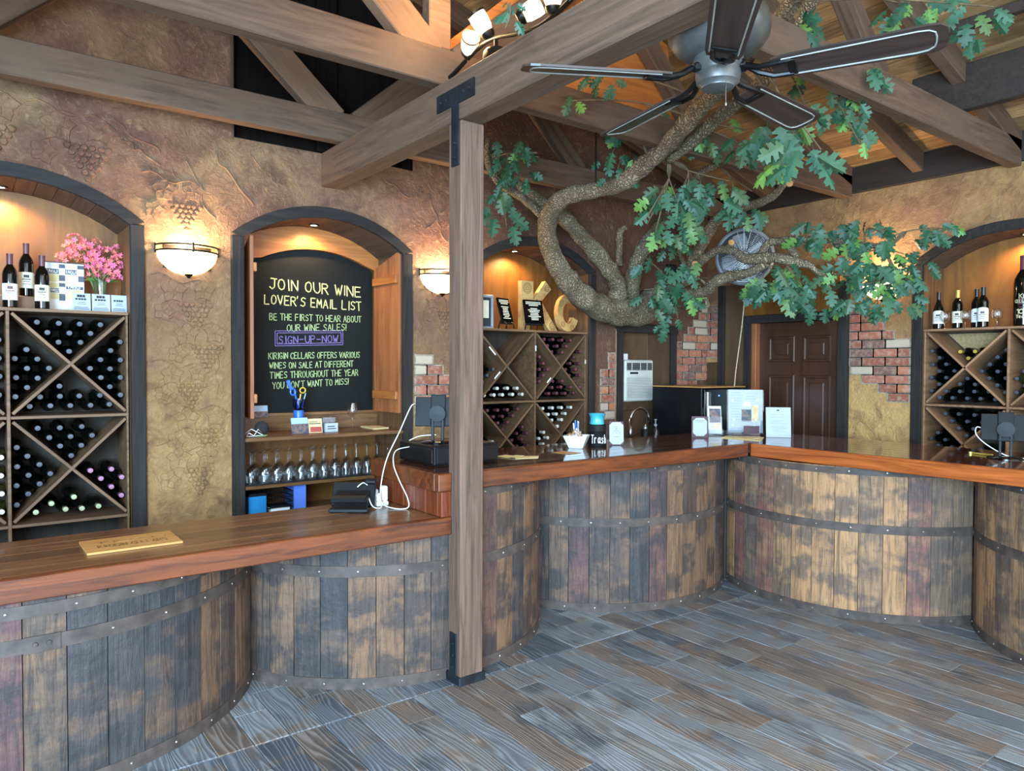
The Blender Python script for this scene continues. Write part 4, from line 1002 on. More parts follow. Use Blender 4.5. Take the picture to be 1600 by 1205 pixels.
def tent(x0, x1, y, lab, hdr):
    t = thing('price_card', lab, 'card', ((x0+x1)/2, y, SH), 0, 'white price cards on the rack')
    g = G(); v = [(x0, y, SH), (x1, y, SH), (x1, y+.012, SH+.103), (x0, y+.012, SH+.103)]; g.add(v+[(p[0], p[1]+.003, p[2]) for p in v], [(0, 1, 2, 3), (7, 6, 5, 4), (0, 4, 5, 1), (1, 5, 6, 2), (2, 6, 7, 3), (3, 7, 4, 0)])
    g.box((x0, y+.003, SH), (x1, y+.05, SH+.003)); obj('card', g, 'paper', t)
    g = G(); d = x1-x0
    def ln(z, a, b, h): yy_ = y+.012*z/.103; g.add([(x0+a*d, yy_-.0012, SH+z), (x0+b*d, yy_-.0012, SH+z), (x0+b*d, yy_-.0012+.1165*h*.9, SH+z+h), (x0+a*d, yy_-.0012+.1165*h*.9, SH+z+h)], [(0, 1, 2, 3)])
    if hdr:
        for a in (.25, .4, .56): ln(.080, a, a+.14, .014)
    for a in (.15, .32, .47, .62): ln(.064, a, a+.13, .010)
    for z, a, b in ((.050, .3, .72), (.040, .25, .75), (.022, .1, .85), (.016, .08, .9), (.010, .06, .92)): ln(z, a, b, .0022)
    obj('print', g, 'ink', t)
tent(.524, .615, 4.86, 'white price card touching the patterned box', True); tent(.622, .716, 4.862, 'white price card in the middle of three', True); tent(.722, .803, 4.864, 'white price card by the niche edge', False)
# vase of pink flowers
gv_ = thing('glass_vase', 'clear glass vase behind the white price cards', 'vase', (.69, 5.03, SH))
vs_ = thing('flower_bouquet', 'bouquet of pink and coral blossoms in the glass vase', 'flowers', (.69, 5.03, SH+.013))
obj('vase', G().lathe([(.0001, SH+.004), (.030, SH), (.034, SH+.02), (.034, SH+.09), (.044, SH+.19), (.048, SH+.205), (.046, SH+.205), (.041, SH+.185), (.031, SH+.09), (.030, SH+.02), (.0001, SH+.012)], 18, M=Matrix.Translation((.69, 5.03, 0))), 'glass', gv_, smooth=40)
rq = random.Random(4); g = G()
HEADS = [(.52, 2.27, .05), (.56, 2.335, .05), (.60, 2.28, .06), (.65, 2.32, .05), (.66, 2.25, .055), (.73, 2.26, .055), (.69, 2.20, .055), (.77, 2.22, .05), (.785, 2.30, .038), (.62, 2.21, .05), (.79, 2.165, .04), (.50, 2.23, .035), (.72, 2.155, .05), (.64, 2.155, .035)]
for x_, z_, r_ in HEADS: g.tube([(.69+rq.uniform(-.015, .015), 5.03+rq.uniform(-.015, .015), SH+.03), (.69+(x_-.69)*.3, 5.03, SH+.20), (x_, 5.02, z_)], .003, 5)
for k in range(7):
    a = k*.9; g.add([(.69, 5.03, SH+.17), (.69+.05*math.cos(a), 5.03+.05*math.sin(a), SH+.215), (.69+.095*math.cos(a), 5.03+.09*math.sin(a), SH+.20), (.69+.05*math.cos(a+.4), 5.03+.05*math.sin(a+.4), SH+.19)], [(0, 1, 2, 3)])
obj('stems', g, 'stem_green', vs_)
pet = G()
for k in range(5):
    a = k*1.2566; pet.add([(0, 0, 0), (.55*math.cos(a-.5), .55*math.sin(a-.5), .25), (1.0*math.cos(a), 1.0*math.sin(a), .42), (.55*math.cos(a+.5), .55*math.sin(a+.5), .25)], [(0, 1, 2, 3)])
pms = []
for m_ in ('flower', 'flower_coral'):
    me = pet.mesh('blossom'); me.materials.append(MATS[m_]); pms.append(me)
for x_, z_, r_ in HEADS:
    for q in range(int(26*(r_/.05)**2)):
        th, ph = rq.uniform(0, 6.28), math.acos(rq.uniform(-.75, 1)); d = Vector((math.sin(ph)*math.cos(th), math.sin(ph)*math.sin(th)*.8, math.cos(ph)))
        p = Vector((x_, 5.02, z_))+d*r_*rq.uniform(.75, 1.0)
        if p.x > .80 or p.y > 5.16: continue
        o = bpy.data.objects.new('blossom', pms[0 if rq.random() < (.25+.55*((x_-.5)/.3)) else 1]); COL.objects.link(o); o.parent = vs_; o.matrix_parent_inverse = MW[vs_].inverted()
        s = rq.uniform(.014, .021); o.matrix_basis = Matrix.Translation(p) @ (d+Vector((0, -.4, 0))).to_track_quat('Z', 'Y').to_matrix().to_4x4() @ Matrix.Scale(s, 4)

# ---- carved letters, plaques and photo frame above the second rack
def carved(name, lab, polys, y0, y1, rings):
    t = thing(name, lab, 'letter', (polys[0][0][0], (y0+y1)/2, SH), 0, 'carved wooden letters')
    g = G()
    for p in polys: g.prism(p, 1, y0, y1)
    obj('body', g, 'carved', t)
    for (x_, z_, rs_) in rings:
        g = G()
        for r_ in rs_: g.tube([(x_+r_*math.cos(a*.3142), y0-.001, z_+r_*math.sin(a*.3142)) for a in range(20)], .0028, 5, close=True)
        obj('carved_ring', g, 'burnt', t)
carved('carved_letter', 'tall carved wooden letter K with ringed pattern', [[(3.882, SH), (3.966, SH), (3.985, 2.07), (4.012, 2.20), (4.012, 2.352), (3.882, 2.352)], [(4.013, 2.19), (4.06, 2.14), (4.215, 2.295), (4.15, 2.365)], [(4.05, 2.20), (4.02, 2.13), (4.205, SH), (4.30, SH), (4.12, 2.16)]], 5.00, 5.05,
       [(3.945, 2.29, (.014, .03, .045)), (3.93, 1.965, (.012, .026)), (4.165, 2.30, (.012, .026)), (4.235, 1.975, (.012, .026, .038)), (3.945, 2.16, (.016, .03))])
cc = [(4.235+.0, 2.1)]
C_ = []; cx_, cz_ = 4.33, 2.085
for k in range(23): a = R(62+276*k/22); C_.append((cx_+.125*math.cos(a)*1.0, cz_+.166*math.sin(a)))
for k in range(22, -1, -1): a = R(62+276*k/22); C_.append((cx_+.062*math.cos(a), cz_+.092*math.sin(a)))
carved('carved_letter', 'carved wooden letter C resting beside the niche edge', [C_], 4.90, 4.95, [(4.25, 2.17, (.012, .026)), (4.27, 1.985, (.012, .024)), (4.375, 1.957, (.010, .022)), (4.385, 2.215, (.010, .022))])
def plaque(lab, x, y, tilt, rz, wd, ht):
    t = thing('award_plaque', lab, 'plaque', (x, y, SH), rz, 'black plaques on stands'); c, s = math.cos(tilt), math.sin(tilt)
    M_ = Matrix.Translation((0, 0, .062)) @ Matrix.Rotation(-tilt, 4, 'X')
    obj('plate', G().cbox((-wd/2, -.008, 0), (wd/2, .008, ht), .002, M=M_), 'black_gloss', t, local=True)
    g = G(); rp = random.Random(int(x*100))
    for k in range(12):
        z = ht*(.90-.068*k); a = wd*(.40 if k < 2 else rp.uniform(.18, .36))
        if k == 3: continue
        g.box((-a, -.0093, z-.0045), (a, -.0078, z+.0035), M=M_)
    obj('engraving', g, 'label_cream', t, local=True)
    g = G()
    for sx in (-1, 1):
        g.tube([(sx*wd*.32, -.035, .0), (sx*wd*.32, -.03, .045), (sx*wd*.32, -.012, .058), (sx*wd*.32, .035, .075), (sx*wd*.32, .06, .0)], .006, 6)
    g.cbox((-wd*.36, -.012, .045), (wd*.36, .03, .062), .003); obj('easel', g, 'black_plastic', t, local=True)
plaque('black engraved plaque on an easel beside the photo frame', 3.655, 4.90, R(16), R(14), .15, .21)
plaque('black engraved plaque on an easel in front of letter K', 3.935, 4.88, R(12), R(-2), .20, .205)
fr = thing('photo_frame', 'grey framed portrait leaning behind the post', 'frame', (3.45, 4.93, SH))
g = G()
for (a, b, c, d) in ((3.37, 3.53, 0, .022), (3.37, 3.53, .258, .28), (3.37, 3.392, .022, .258), (3.508, 3.53, .022, .258)): g.cbox((a, 4.92, SH+c), (b, 4.94, SH+d), .003)
obj('frame', g, 'grey_plastic', fr); obj('mat_board', G().box((3.392, 4.932, SH+.022), (3.508, 4.936, SH+.258)), 'ink', fr); obj('picture', G().box((3.415, 4.928, SH+.09), (3.485, 4.933, SH+.235)), 'label_cream', fr)
# ================================================================ CHALKBOARD NICHE
c2, h2 = NI[2]; YC = 5.195
cb = thing('chalkboard', 'black arched chalkboard with hand-lettered wine email notice', 'chalkboard', (2.1, YC, 1.265))
A = arch(2.10, .465, 2.335, .125, 14)
obj('board', G().prism([(1.635, 1.268), (2.565, 1.268)]+[(a, b) for a, b in reversed(A)], 1, YC, YC+.016), 'chalkboard', cb)
hd = G(); O = arch(c2, h2-.002, SPR_I, RISE_I, 14)
I_ = [(a, b-.004) for a, b in A]; I_[0] = (c2-h2+.002, I_[0][1]); I_[-1] = (c2+h2-.002, I_[-1][1])
poly = I_+list(reversed(O)); n = len(I_)
v = [(p[0], YC-.045, p[1]) for p in I_]+[(p[0], YC-.045, p[1]) for p in O]; v += [(x_, y_+.04, z_) for x_, y_, z_ in v]
f = [(k, k+1, n+k+1, n+k) for k in range(n-1)]+[(2*n+k, 2*n+k+1, k+1, k) for k in range(n-1)]+[(3*n+k+1, 3*n+k, 2*n+k, 2*n+k+1) for k in range(n-1)]
obj('header', hd.add(v, f), 'pine_x', cb)
obj('sill', G().cbox((1.60, YC-.03, 1.245), (2.60, YC+.015, 1.268), .003), 'shelf_x', cb)
LN = [('JOIN OUR WINE', 1.765, 2.470, 2.155, 2.135, .074, 'chalk_yellow', .0078), ("LOVER'S EMAIL LIST", 1.730, 2.470, 2.045, 2.032, .064, 'chalk_yellow', .007), ('BE THE FIRST TO HEAR ABOUT', 1.766, 2.472, 1.932, 1.942, .046, 'chalk_green', .0048),
      ('OUR WINE SALES!', 1.892, 2.355, 1.854, 1.878, .048, 'chalk_green', .0048), ('SIGN-UP-NOW', 1.832, 2.278, 1.766, 1.786, .052, 'chalk_purple', .006),
      ('KIRIGIN CELLARS OFFERS VARIOUS', 1.758, 2.460, 1.654, 1.672, .044, 'chalk_green', .0048), ('WINES ON SALE AT DIFFERENT', 1.765, 2.405, 1.585, 1.602, .044, 'chalk_green', .0048), ('TIMES THROUGHOUT THE YEAR', 1.768, 2.445, 1.515, 1.535, .046, 'chalk_green', .0048), ("YOU DON'T WANT TO MISS!", 1.785, 2.372, 1.440, 1.468, .046, 'chalk_green', .0048)]
rc_ = random.Random(8)
for (tx, x0, x1, za, zb, ht, m_, lw) in LN:
    d = Vector((x1-x0, 0, zb-za)); L_n = d.length; d.normalize(); adv = [3.2 if c == ' ' else (2.6 if c in "I!'1" else 5.4) for c in tx]; u = L_n/(sum(adv)-1.4); pos = 0
    for wd_ in tx.split(' '):                                        # each word its own piece
        al = sum(2.6 if c in "I!'1" else 5.4 for c in wd_); g = G()
        strokes(g, wd_, Vector((x0, YC-.0005, za))+d*(pos*u), d, (0, 0, 1), (al-1.4)*u, ht, lw, (0, -1, 0), .16, rc_); obj('chalk_word', g, m_, cb); pos += al+3.2
g = G()
for e in (0, .014):
    for (p, q) in (((1.806+e, 1.748+e), (2.322-e, 1.768+e)), ((2.322-e, 1.768+e), (2.322-e, 1.872-e)), ((2.322-e, 1.872-e), (1.806+e, 1.855-e)), ((1.806+e, 1.855-e), (1.806+e, 1.748+e))): g.tube([(p[0], YC-.001, p[1]), (q[0], YC-.001, q[1])], .0028, 4)
obj('chalk_box', g, 'chalk_purple', cb)
def shutter(lab, hx, hy, ang, wd, mir):
    """board-and-batten leaf hinged at (hx,hy); local x runs from the hinge to the free edge."""
    t = thing('shutter', lab, 'shutter', (hx, hy, 1.262), ang, 'wooden shutters beside the chalkboard')
    t.location = (hx, hy, 1.262)
    n_ = 3
    for k in range(n_):
        a, b = wd*k/n_, wd*(k+1)/n_; z = lambda q: 1.085+.10*(q/wd)
        obj('board', G().prism([(a+.001, 0), (b-.001, 0), (b-.001, z(b)), (a+.001, z(a))], 1, -.011, .011), 'pine_z', t, local=True)
    for z0 in (.10, .955): obj('batten', G().cbox((.006, -mir*.011 if mir < 0 else -.033, z0), (wd-.004, .033 if mir < 0 else -.011, z0+.058), .003), 'pine_x', t, local=True)
    return t
shutter('wooden shutter standing open by the wine glass side of the chalkboard', 2.568, 5.145, math.atan2(4.80-5.145, 2.588-2.568), .35, 1)
shutter('wooden shutter seen edge-on at the flowers side of the chalkboard', 1.555, 5.145, math.atan2(4.79-5.145, 1.515-1.555), .355, -1)
# shelves
sh = thing('niche_shelf', 'polished wooden shelf under the chalkboard holding cards', 'shelf', (c2, 4.97, 1.12))
obj('board', G().cbox((c2-h2+.001, 4.755, 1.113), (c2+h2-.001, 5.19, 1.138), .004), 'shelf_x', sh)
obj('back_splash', G().cbox((c2-h2+.001, 5.175, 1.138), (c2+h2-.001, 5.193, 1.246), .003), 'shelf_x', sh)
gs = thing('niche_shelf', 'lower wooden shelf carrying the upside-down wine glasses', 'shelf', (c2, 4.97, .82))
obj('board', G().cbox((c2-h2+.001, 4.765, .803), (c2+h2-.001, 5.19, .826), .004), 'shelf_x', gs)
obj('rubber_mat', G().cbox((c2-h2+.01, 4.775, .8262), (c2+h2-.01, 5.17, .834), .002), 'strap_metal', gs)
bs = thing('niche_shelf', 'bottom shelf holding the blue bin and basket', 'shelf', (c2, 4.97, .61))
obj('board', G().cbox((c2-h2+.001, 4.775, .585), (c2+h2-.001, 5.19, .608), .004), 'shelf_x', bs)
prof = glass_profile(.20, .034, .088, .036, .029)
ROWN = ['front', 'middle', 'back']
me_g = None
for r_ in range(3):
    for k in range(13 if r_ != 1 else 12):
        x_ = 1.515+.083*k+(.04 if r_ == 1 else 0); y_ = 4.835+.085*r_
        lab = 'upside-down wine glass, %s from the flowers side, %s row below the chalkboard' % (ORD[k], ROWN[r_])
        if me_g is None: o = wglass((x_, y_, 1.0345), lab, prof, 'upside-down wine glasses', True); me_g = o
        else:
            o = me_g.copy(); COL.objects.link(o); o.location = (x_, y_, 1.0345); o['label'] = lab
ST1 = 1.1385
wglass((2.272, 4.92, ST1), 'empty wine glass standing upright on the chalkboard shelf', glass_profile(.20, .034, .09, .037, .029), None)
# smart speaker
t = thing('speaker', 'black ball-shaped smart speaker with white cord', 'speaker', (1.61, 4.90, ST1))
obj('body', G().lathe([(.0001, 0), (.030, .0)]+[(.046*math.sin(a), .046-.046*math.cos(a)) for a in [R(40+14*k) for k in range(11)]], 20, M=Matrix.Translation((1.61, 4.90, ST1+.006))), 'speaker_cloth', t, smooth=True)
obj('light_ring', G().lathe([(.030, 0), (.036, .0), (.037, .007), (.03, .007)], 20, M=Matrix.Translation((1.61, 4.90, ST1))), 'chalk_green', t)
obj('power_cord', G().tube([(1.60, 4.86, ST1+.02), (1.56, 4.82, ST1+.05), (1.53, 4.81, ST1+.01), (1.50, 4.82, ST1+.03), (1.49, 4.84, ST1+.006), (1.55, 4.83, ST1+.006), (1.60, 4.83, ST1+.008), (1.53, 4.86, ST1+.05), (1.48, 4.88, ST1+.01)], .003, 6), 'cable_white', t, smooth=True)
def card(name, lab, cat, cx_, y_, z_, wd, ht, tilt, m_, prints, rz=0, th=.002, group=None):
    t = thing(name, lab, cat, (cx_, y_, z_), rz, group); M_ = Matrix.Rotation(-tilt, 4, 'X')
    obj('sheet', G().cbox((-wd/2, 0, 0), (wd/2, th, ht), .0006, M=M_), m_, t, local=True)
    for k, (a, b, c, d, pm) in enumerate(prints): obj('print', G().box((-wd/2+a*wd, -.0009, c*ht), (-wd/2+b*wd, .0002, d*ht), M=M_), pm, t, local=True)
    return t
def textlines(a, b, z0, z1, n, m_='ink', rng=random.Random(6)):
    out = []
    for k in range(n):
        z = z1-(z1-z0)*k/max(1, n-1); out.append((a, a+(b-a)*rng.uniform(.6, 1), z-.006, z+.006, m_))
    return out
card('postcard', 'photo postcard propped against the chalkboard corner', 'postcard', 1.665, 5.12, 1.2465+.0, .125, .082, R(8), 'print_sky', [(.0, 1, 0, .5, 'print_photo')])
t = thing('pencil_cup', 'blue glass cup full of scissors and pens', 'cup', (1.91, 5.02, ST1)); M_ = Matrix.Translation((1.91, 5.02, 0)); z = ST1
obj('cup', G().lathe([(.0001, z+.16), (.034, z+.155), (.040, z+.17), (.042, z+.235), (.040, z+.235), (.037, z+.17), (.0001, z+.165)], 18, M=M_), 'glass_blue', t, smooth=40)
obj('stand', G().lathe([(.0001, z), (.034, z), (.036, z+.006), (.036, z+.15), (.034, z+.155), (.0001, z+.155)], 16, M=M_), 'blue_plastic', t, smooth=40)
def ring(c, r1, r2, tw): return [(c[0]+r1*math.cos(a*.5236), c[1], c[2]+r2*math.sin(a*.5236)) for a in range(12)]
tag(obj('scissors', G().tube([(1.90, 5.01, z+.17), (1.872, 5.0, z+.30)], .006, 6).tube(ring((1.862, 5.0, z+.285), .018, .022, 0), .006, 6, close=True).cbox((-.014, -.006, -.035), (.014, .006, .035), .004, M=Matrix.Translation((1.838, 5.0, z+.335)) @ Matrix.Rotation(R(-22), 4, 'Y')), 'blue_plastic'), 'blue-handled scissors standing in the pencil cup', 'scissors')
tag(obj('scissors', G().tube([(1.915, 5.03, z+.17), (1.925, 5.02, z+.27)], .005, 6).tube(ring((1.940, 5.02, z+.295), .020, .019, 0), .005, 6, close=True), 'yellow_plastic'), 'yellow-handled scissors standing in the pencil cup', 'scissors')
tag(obj('scissors', G().tube([(1.93, 5.03, z+.17), (1.95, 5.04, z+.26)], .004, 6).tube(ring((1.972, 5.04, z+.285), .015, .018, 0), .003, 6, close=True), 'black_plastic'), 'black-handled scissors standing in the pencil cup', 'scissors')
tag(obj('pen', G().tube([(1.925, 5.0, z+.17), (1.952, 4.995, z+.275)], .004, 6), 'teal'), 'teal pen standing in the pencil cup', 'pen')
card('postcard', 'photo postcard standing in front of the pencil cup', 'postcard', 1.872, 4.885, ST1, .118, .112, R(14), 'print_sky', [(0, 1, 0, .62, 'print_photo')])
card('business_card', 'white and red business card leaning in a holder', 'card', 1.985, 4.90, ST1, .10, .10, R(12), 'paper_cream', [(.15, .95, .05, .42, 'print_red'), (.1, .9, .62, .68, 'ink'), (.1, .7, .76, .80, 'ink')], R(-6))
t = thing('card_box', 'stack of white business cards in a clear holder', 'card holder', (2.10, 4.93, ST1))
obj('holder', G().cbox((2.045, 4.93, ST1), (2.15, 4.99, ST1+.105), .003), 'acrylic', t); obj('cards', G().cbox((2.06, 4.905, ST1), (2.155, 4.928, ST1+.062), .001), 'paper', t); obj('print', G().box((2.075, 4.9042, ST1+.02), (2.14, 4.906, ST1+.026)).box((2.075, 4.9042, ST1+.036), (2.13, 4.906, ST1+.042)), 'ink', t); obj('cards', G().cbox((2.055, 4.945, ST1+.003), (2.14, 4.975, ST1+.10), .001), 'print_photo', t)
o = obj('paper_stack', G().prism([(2.43, 4.90), (2.57, 4.93), (2.585, 5.14), (2.45, 5.16)], 2, ST1, ST1+.010), 'paper_cream'); tag(o, 'cream paper stack lying at the shutter end of the shelf', 'paper')
Z0 = .6085
t = thing('storage_bin', 'bright blue square bin on the bottom shelf', 'bin', (1.56, 4.90, Z0)); g = G()
for (a, b, c, d) in ((1.505, 1.62, 4.84, 4.846), (1.505, 1.62, 4.954, 4.96), (1.505, 1.511, 4.846, 4.954), (1.614, 1.62, 4.846, 4.954)): g.cbox((a, c, Z0), (b, d, Z0+.15), .002)
obj('walls', g.box((1.511, 4.846, Z0), (1.614, 4.954, Z0+.006)), 'blue_bin', t); obj('liner', G().box((1.5035, 4.8385, Z0+.135), (1.6215, 4.9615, Z0+.152)).box((1.512, 4.847, Z0+.1521), (1.613, 4.953, Z0+.153)), 'black_plastic', t)
t = thing('wire_basket', 'black basket with a white card box inside', 'basket', (1.73, 4.93, Z0)); g = G()
for z in (.01, .045, .08, .115, .15): g.tube([(1.635, 4.85, Z0+z), (1.80, 4.85, Z0+z), (1.80, 5.02, Z0+z), (1.635, 5.02, Z0+z)], .004, 5, close=True)
for k in range(9): g.tube([(1.635+.0206*k, 5.02, Z0+.005), (1.635+.0206*k, 5.02, Z0+.15)], .0025, 4); g.tube([(1.80, 4.85+.02*k, Z0+.005), (1.80, 4.85+.02*k, Z0+.15)], .0025, 4)
g.box((1.635, 4.85, Z0), (1.80, 5.02, Z0+.006)); obj('basket', g, 'black_plastic', t); obj('card_box', G().cbox((1.66, 4.87, Z0+.007), (1.79, 4.97, Z0+.04), .002), 'label_white', t); obj('box_lid', G().cbox((1.66, 4.87, Z0+.041), (1.79, 4.97, Z0+.055), .002), 'black_plastic', t)
t = thing('binder', 'tall light blue binder upright on the bottom shelf', 'binder', (1.87, 4.95, Z0)); obj('cover', G().cbox((1.815, 4.86, Z0), (1.825, 5.05, Z0+.19), .002).cbox((1.89, 4.86, Z0), (1.90, 5.05, Z0+.19), .002).cbox((1.825, 4.86, Z0), (1.89, 4.868, Z0+.19), .002), 'blue_book', t); obj('pages', G().box((1.827, 4.87, Z0+.004), (1.888, 5.04, Z0+.182)), 'paper', t)

# ================================================================ SCONCES
def sconce(loc, rz, lab):
    t = thing('wall_sconce', lab, 'sconce', loc, rz, 'half-bowl wall sconces')        # local: wall at y=0, room towards -y
    W_, D_, Hh = .172, .135, .135; g = G(); n, m_ = 16, 8
    for j in range(m_+1):
        ph = math.pi/2*j/m_; q = math.sin(ph) if j else 0.0
        for k in range(n+1):
            a = math.pi+math.pi*k/n; g.v.append((W_*math.cos(a)*math.sin(ph), D_*math.sin(a)*math.sin(ph)-.002, -Hh*math.cos(ph)))
    for j in range(m_):
        for k in range(n): i = j*(n+1)+k; g.f.append((i, i+1, i+n+2, i+n+1)); g.m.append(0)
    obj('glass_bowl', g, 'sconce_glass', t, smooth=True, local=True)
    for z in (.0, .034):
        obj('band', G().tube([((W_+.006)*math.cos(math.pi+math.pi*k/18), (D_+.006)*math.sin(math.pi+math.pi*k/18)-.004, z) for k in range(19)], .0055, 6), 'bronze', t, smooth=True, local=True)
    for a in (0, 90, 180): aa = R(180+a); obj('bracket', G().cbox((-.006, -.004, -.012), (.006, .004, .046), .002, M=Matrix.Translation(((W_+.008)*math.cos(aa), (D_+.009)*math.sin(aa)-.006, 0)) @ Matrix.Rotation(aa+math.pi/2, 4, 'Z')), 'bronze', t, local=True)
    obj('finial', G().lathe([(.0001, -.025), (.008, -.022), (.012, -.014), (.024, -.006), (.026, 0)], 12, M=Matrix.Translation((0, -.035, -Hh+.002))), 'bronze', t, smooth=True, local=True)
    obj('backplate', G().cbox((-W_*.8, -.006, -.10), (W_*.8, .0, .04), .002), 'bronze', t, local=True)
    Mx = Matrix.Translation(loc) @ Matrix.Rotation(rz, 4, 'Z'); p = Mx @ Vector((0, -.07, .02))
    lamp('sconce_lamp', p, 13, (1.0, .74, .44), .05, parent=None).parent = None
    return t
sconce((1.122, YB, 2.292), 0, 'lit half-bowl wall sconce between pink flowers and chalkboard')
sconce((2.925, YB, 2.292), 0, 'lit half-bowl wall sconce partly hidden behind the post')
sconce((XW, 2.985, 2.305), R(-90), 'lit half-bowl wall sconce behind the tree leaves')

# ================================================================ AIR CONDITIONER, SWITCH, FAUCET, FRIDGE
t = thing('air_conditioner', 'cream window air conditioner set in the wood panel', 'air conditioner', (5.15, 4.87, 1.29))
ya = YB+.02; x0, x1, z0, z1 = 4.955, 5.345, 1.285, 1.675
obj('case', G().cbox((x0, ya+.005, z0), (x1, YB+.09, z1), .012), 'ac_plastic', t)
obj('control_panel', G().cbox((x0+.02, ya-.001, z0+.235), (x1-.02, ya+.006, z0+.285), .002), 'ac_plastic', t); obj('display', G().cbox((x0+.06, ya-.003, z0+.258), (x0+.17, ya, z0+.276), .001), 'black_gloss', t)
obj('vent_recess', G().box((x0+.025, ya+.002, z0+.293), (x1-.025, ya+.0052, z0+.365)), 'black_plastic', t)
for k in range(5): obj('vent_slat', G().cbox((x0+.025, ya-.002, z0+.297+.015*k), (x1-.025, ya+.004, z0+.302+.015*k), .001), 'ac_grille', t)
for xx_ in (x0+.085, x0+.20, x0+.29): obj('vent_divider', G().cbox((xx_, ya-.003, z0+.293), (xx_+.006, ya+.003, z0+.365), .001), 'ac_plastic', t)
obj('grille_recess', G().box((x0+.03, ya+.002, z0+.025), (x1-.03, ya+.0052, z0+.225)), 'ac_grille', t)
for k in range(14): obj('grille_slat', G().cbox((x0+.03, ya-.003, z0+.027+.0143*k), (x1-.03, ya+.004, z0+.0355+.0143*k), .001), 'ac_plastic', t)
t = thing('wall_switch', 'small white wall switch above the air conditioner', 'switch', (5.01, YB+.085, 1.70)); obj('plate', G().cbox((4.975, YB+.075, 1.675), (5.045, YB+.085, 1.735), .003), 'white_plastic', t); obj('rocker', G().cbox((4.998, YB+.071, 1.69), (5.022, YB+.076, 1.72), .002), 'white_plastic', t)
t = thing('kitchen_faucet', 'tall chrome gooseneck faucet on the back counter', 'faucet', (4.66, 4.45, .90))
obj('spout', G().tube([(4.66, 4.45, .90), (4.66, 4.45, 1.15)]+[(4.76-.10*math.cos(R(15*k)), 4.45-.03*k/12, 1.15+.10*math.sin(R(15*k))) for k in range(12)]+[(4.87, 4.415, 1.10)], [.016]*2+[.011]*12+[.014], 10), 'steel', t, smooth=True)
obj('base', G().lathe([(.0001, .93), (.02, .93), (.026, .915), (.028, .90)], 14, M=Matrix.Translation((4.66, 4.45, 0))), 'steel', t, smooth=True); obj('lever', G().tube([(4.66, 4.43, 1.0), (4.69, 4.37, 1.05)], .006, 6), 'steel', t)
t = thing('soap_bottle', 'clear soap pump bottle beside the faucet', 'bottle', (4.95, 4.42, .90)); M_ = Matrix.Translation((4.95, 4.42, .9)); obj('bottle', G().lathe([(.0001, 0), (.034, 0), (.036, .02), (.034, .14), (.014, .175), (.014, .19), (.0001, .19)], 14, M=M_), 'glass', t, smooth=40); obj('pump', G().lathe([(.015, .185), (.015, .2), (.005, .203), (.005, .235), (.012, .237), (.012, .245), (.0001, .246)], 10, M=M_), 'grey_plastic', t); obj('soap', G().lathe([(.0001, .003), (.031, .003), (.032, .09), (.0001, .09)], 12, M=M_), 'ac_grille', t)
t = thing('dark_canister', 'dark canister standing between faucet and soap', 'canister', (4.86, 4.46, .90)); M_ = Matrix.Translation((4.86, 4.46, .9)); obj('body', G().lathe([(.0001, 0), (.036, 0), (.038, .01), (.038, .15), (.03, .16), (.0001, .162)], 14, M=M_), 'black_plastic', t, smooth=40); obj('lid', G().lathe([(.03, .16), (.03, .18), (.012, .184), (.008, .2), (.0001, .202)], 12, M=M_), 'steel', t, smooth=40)
t = thing('beverage_fridge', 'black countertop fridge with glass door in the room corner', 'fridge', (5.5, 4.40, .90))
x0, x1, y0, y1, z0, z1 = 5.22, 5.80, 4.10, 4.70, .902, 1.425
obj('cabinet', G().cbox((x0, y0+.03, z0), (x1, y1, z1), .006), 'black_plastic', t); dr = obj('door', G().cbox((x0+.004, y0, z0+.02), (x1-.004, y0+.028, z1-.012), .004), 'black_gloss', t)
obj('handle', G().cbox((x0+.02, y0-.022, z0+.05), (x0+.07, y0-.001, z1-.03), .005), 'steel', dr); obj('power_light', G().lathe([(.0001, 0), (.006, -.001), (.007, .003)], 10, M=Matrix.Translation((x0+.20, y0-.002, z1-.07)) @ Matrix.Rotation(R(90), 4, 'X')), 'led_blue', dr)
o = obj('top_board', G().cbox((x0-.01, y0-.005, z1), (x1+.01, y1, z1+.012), .003), 'plaque_wood', t)

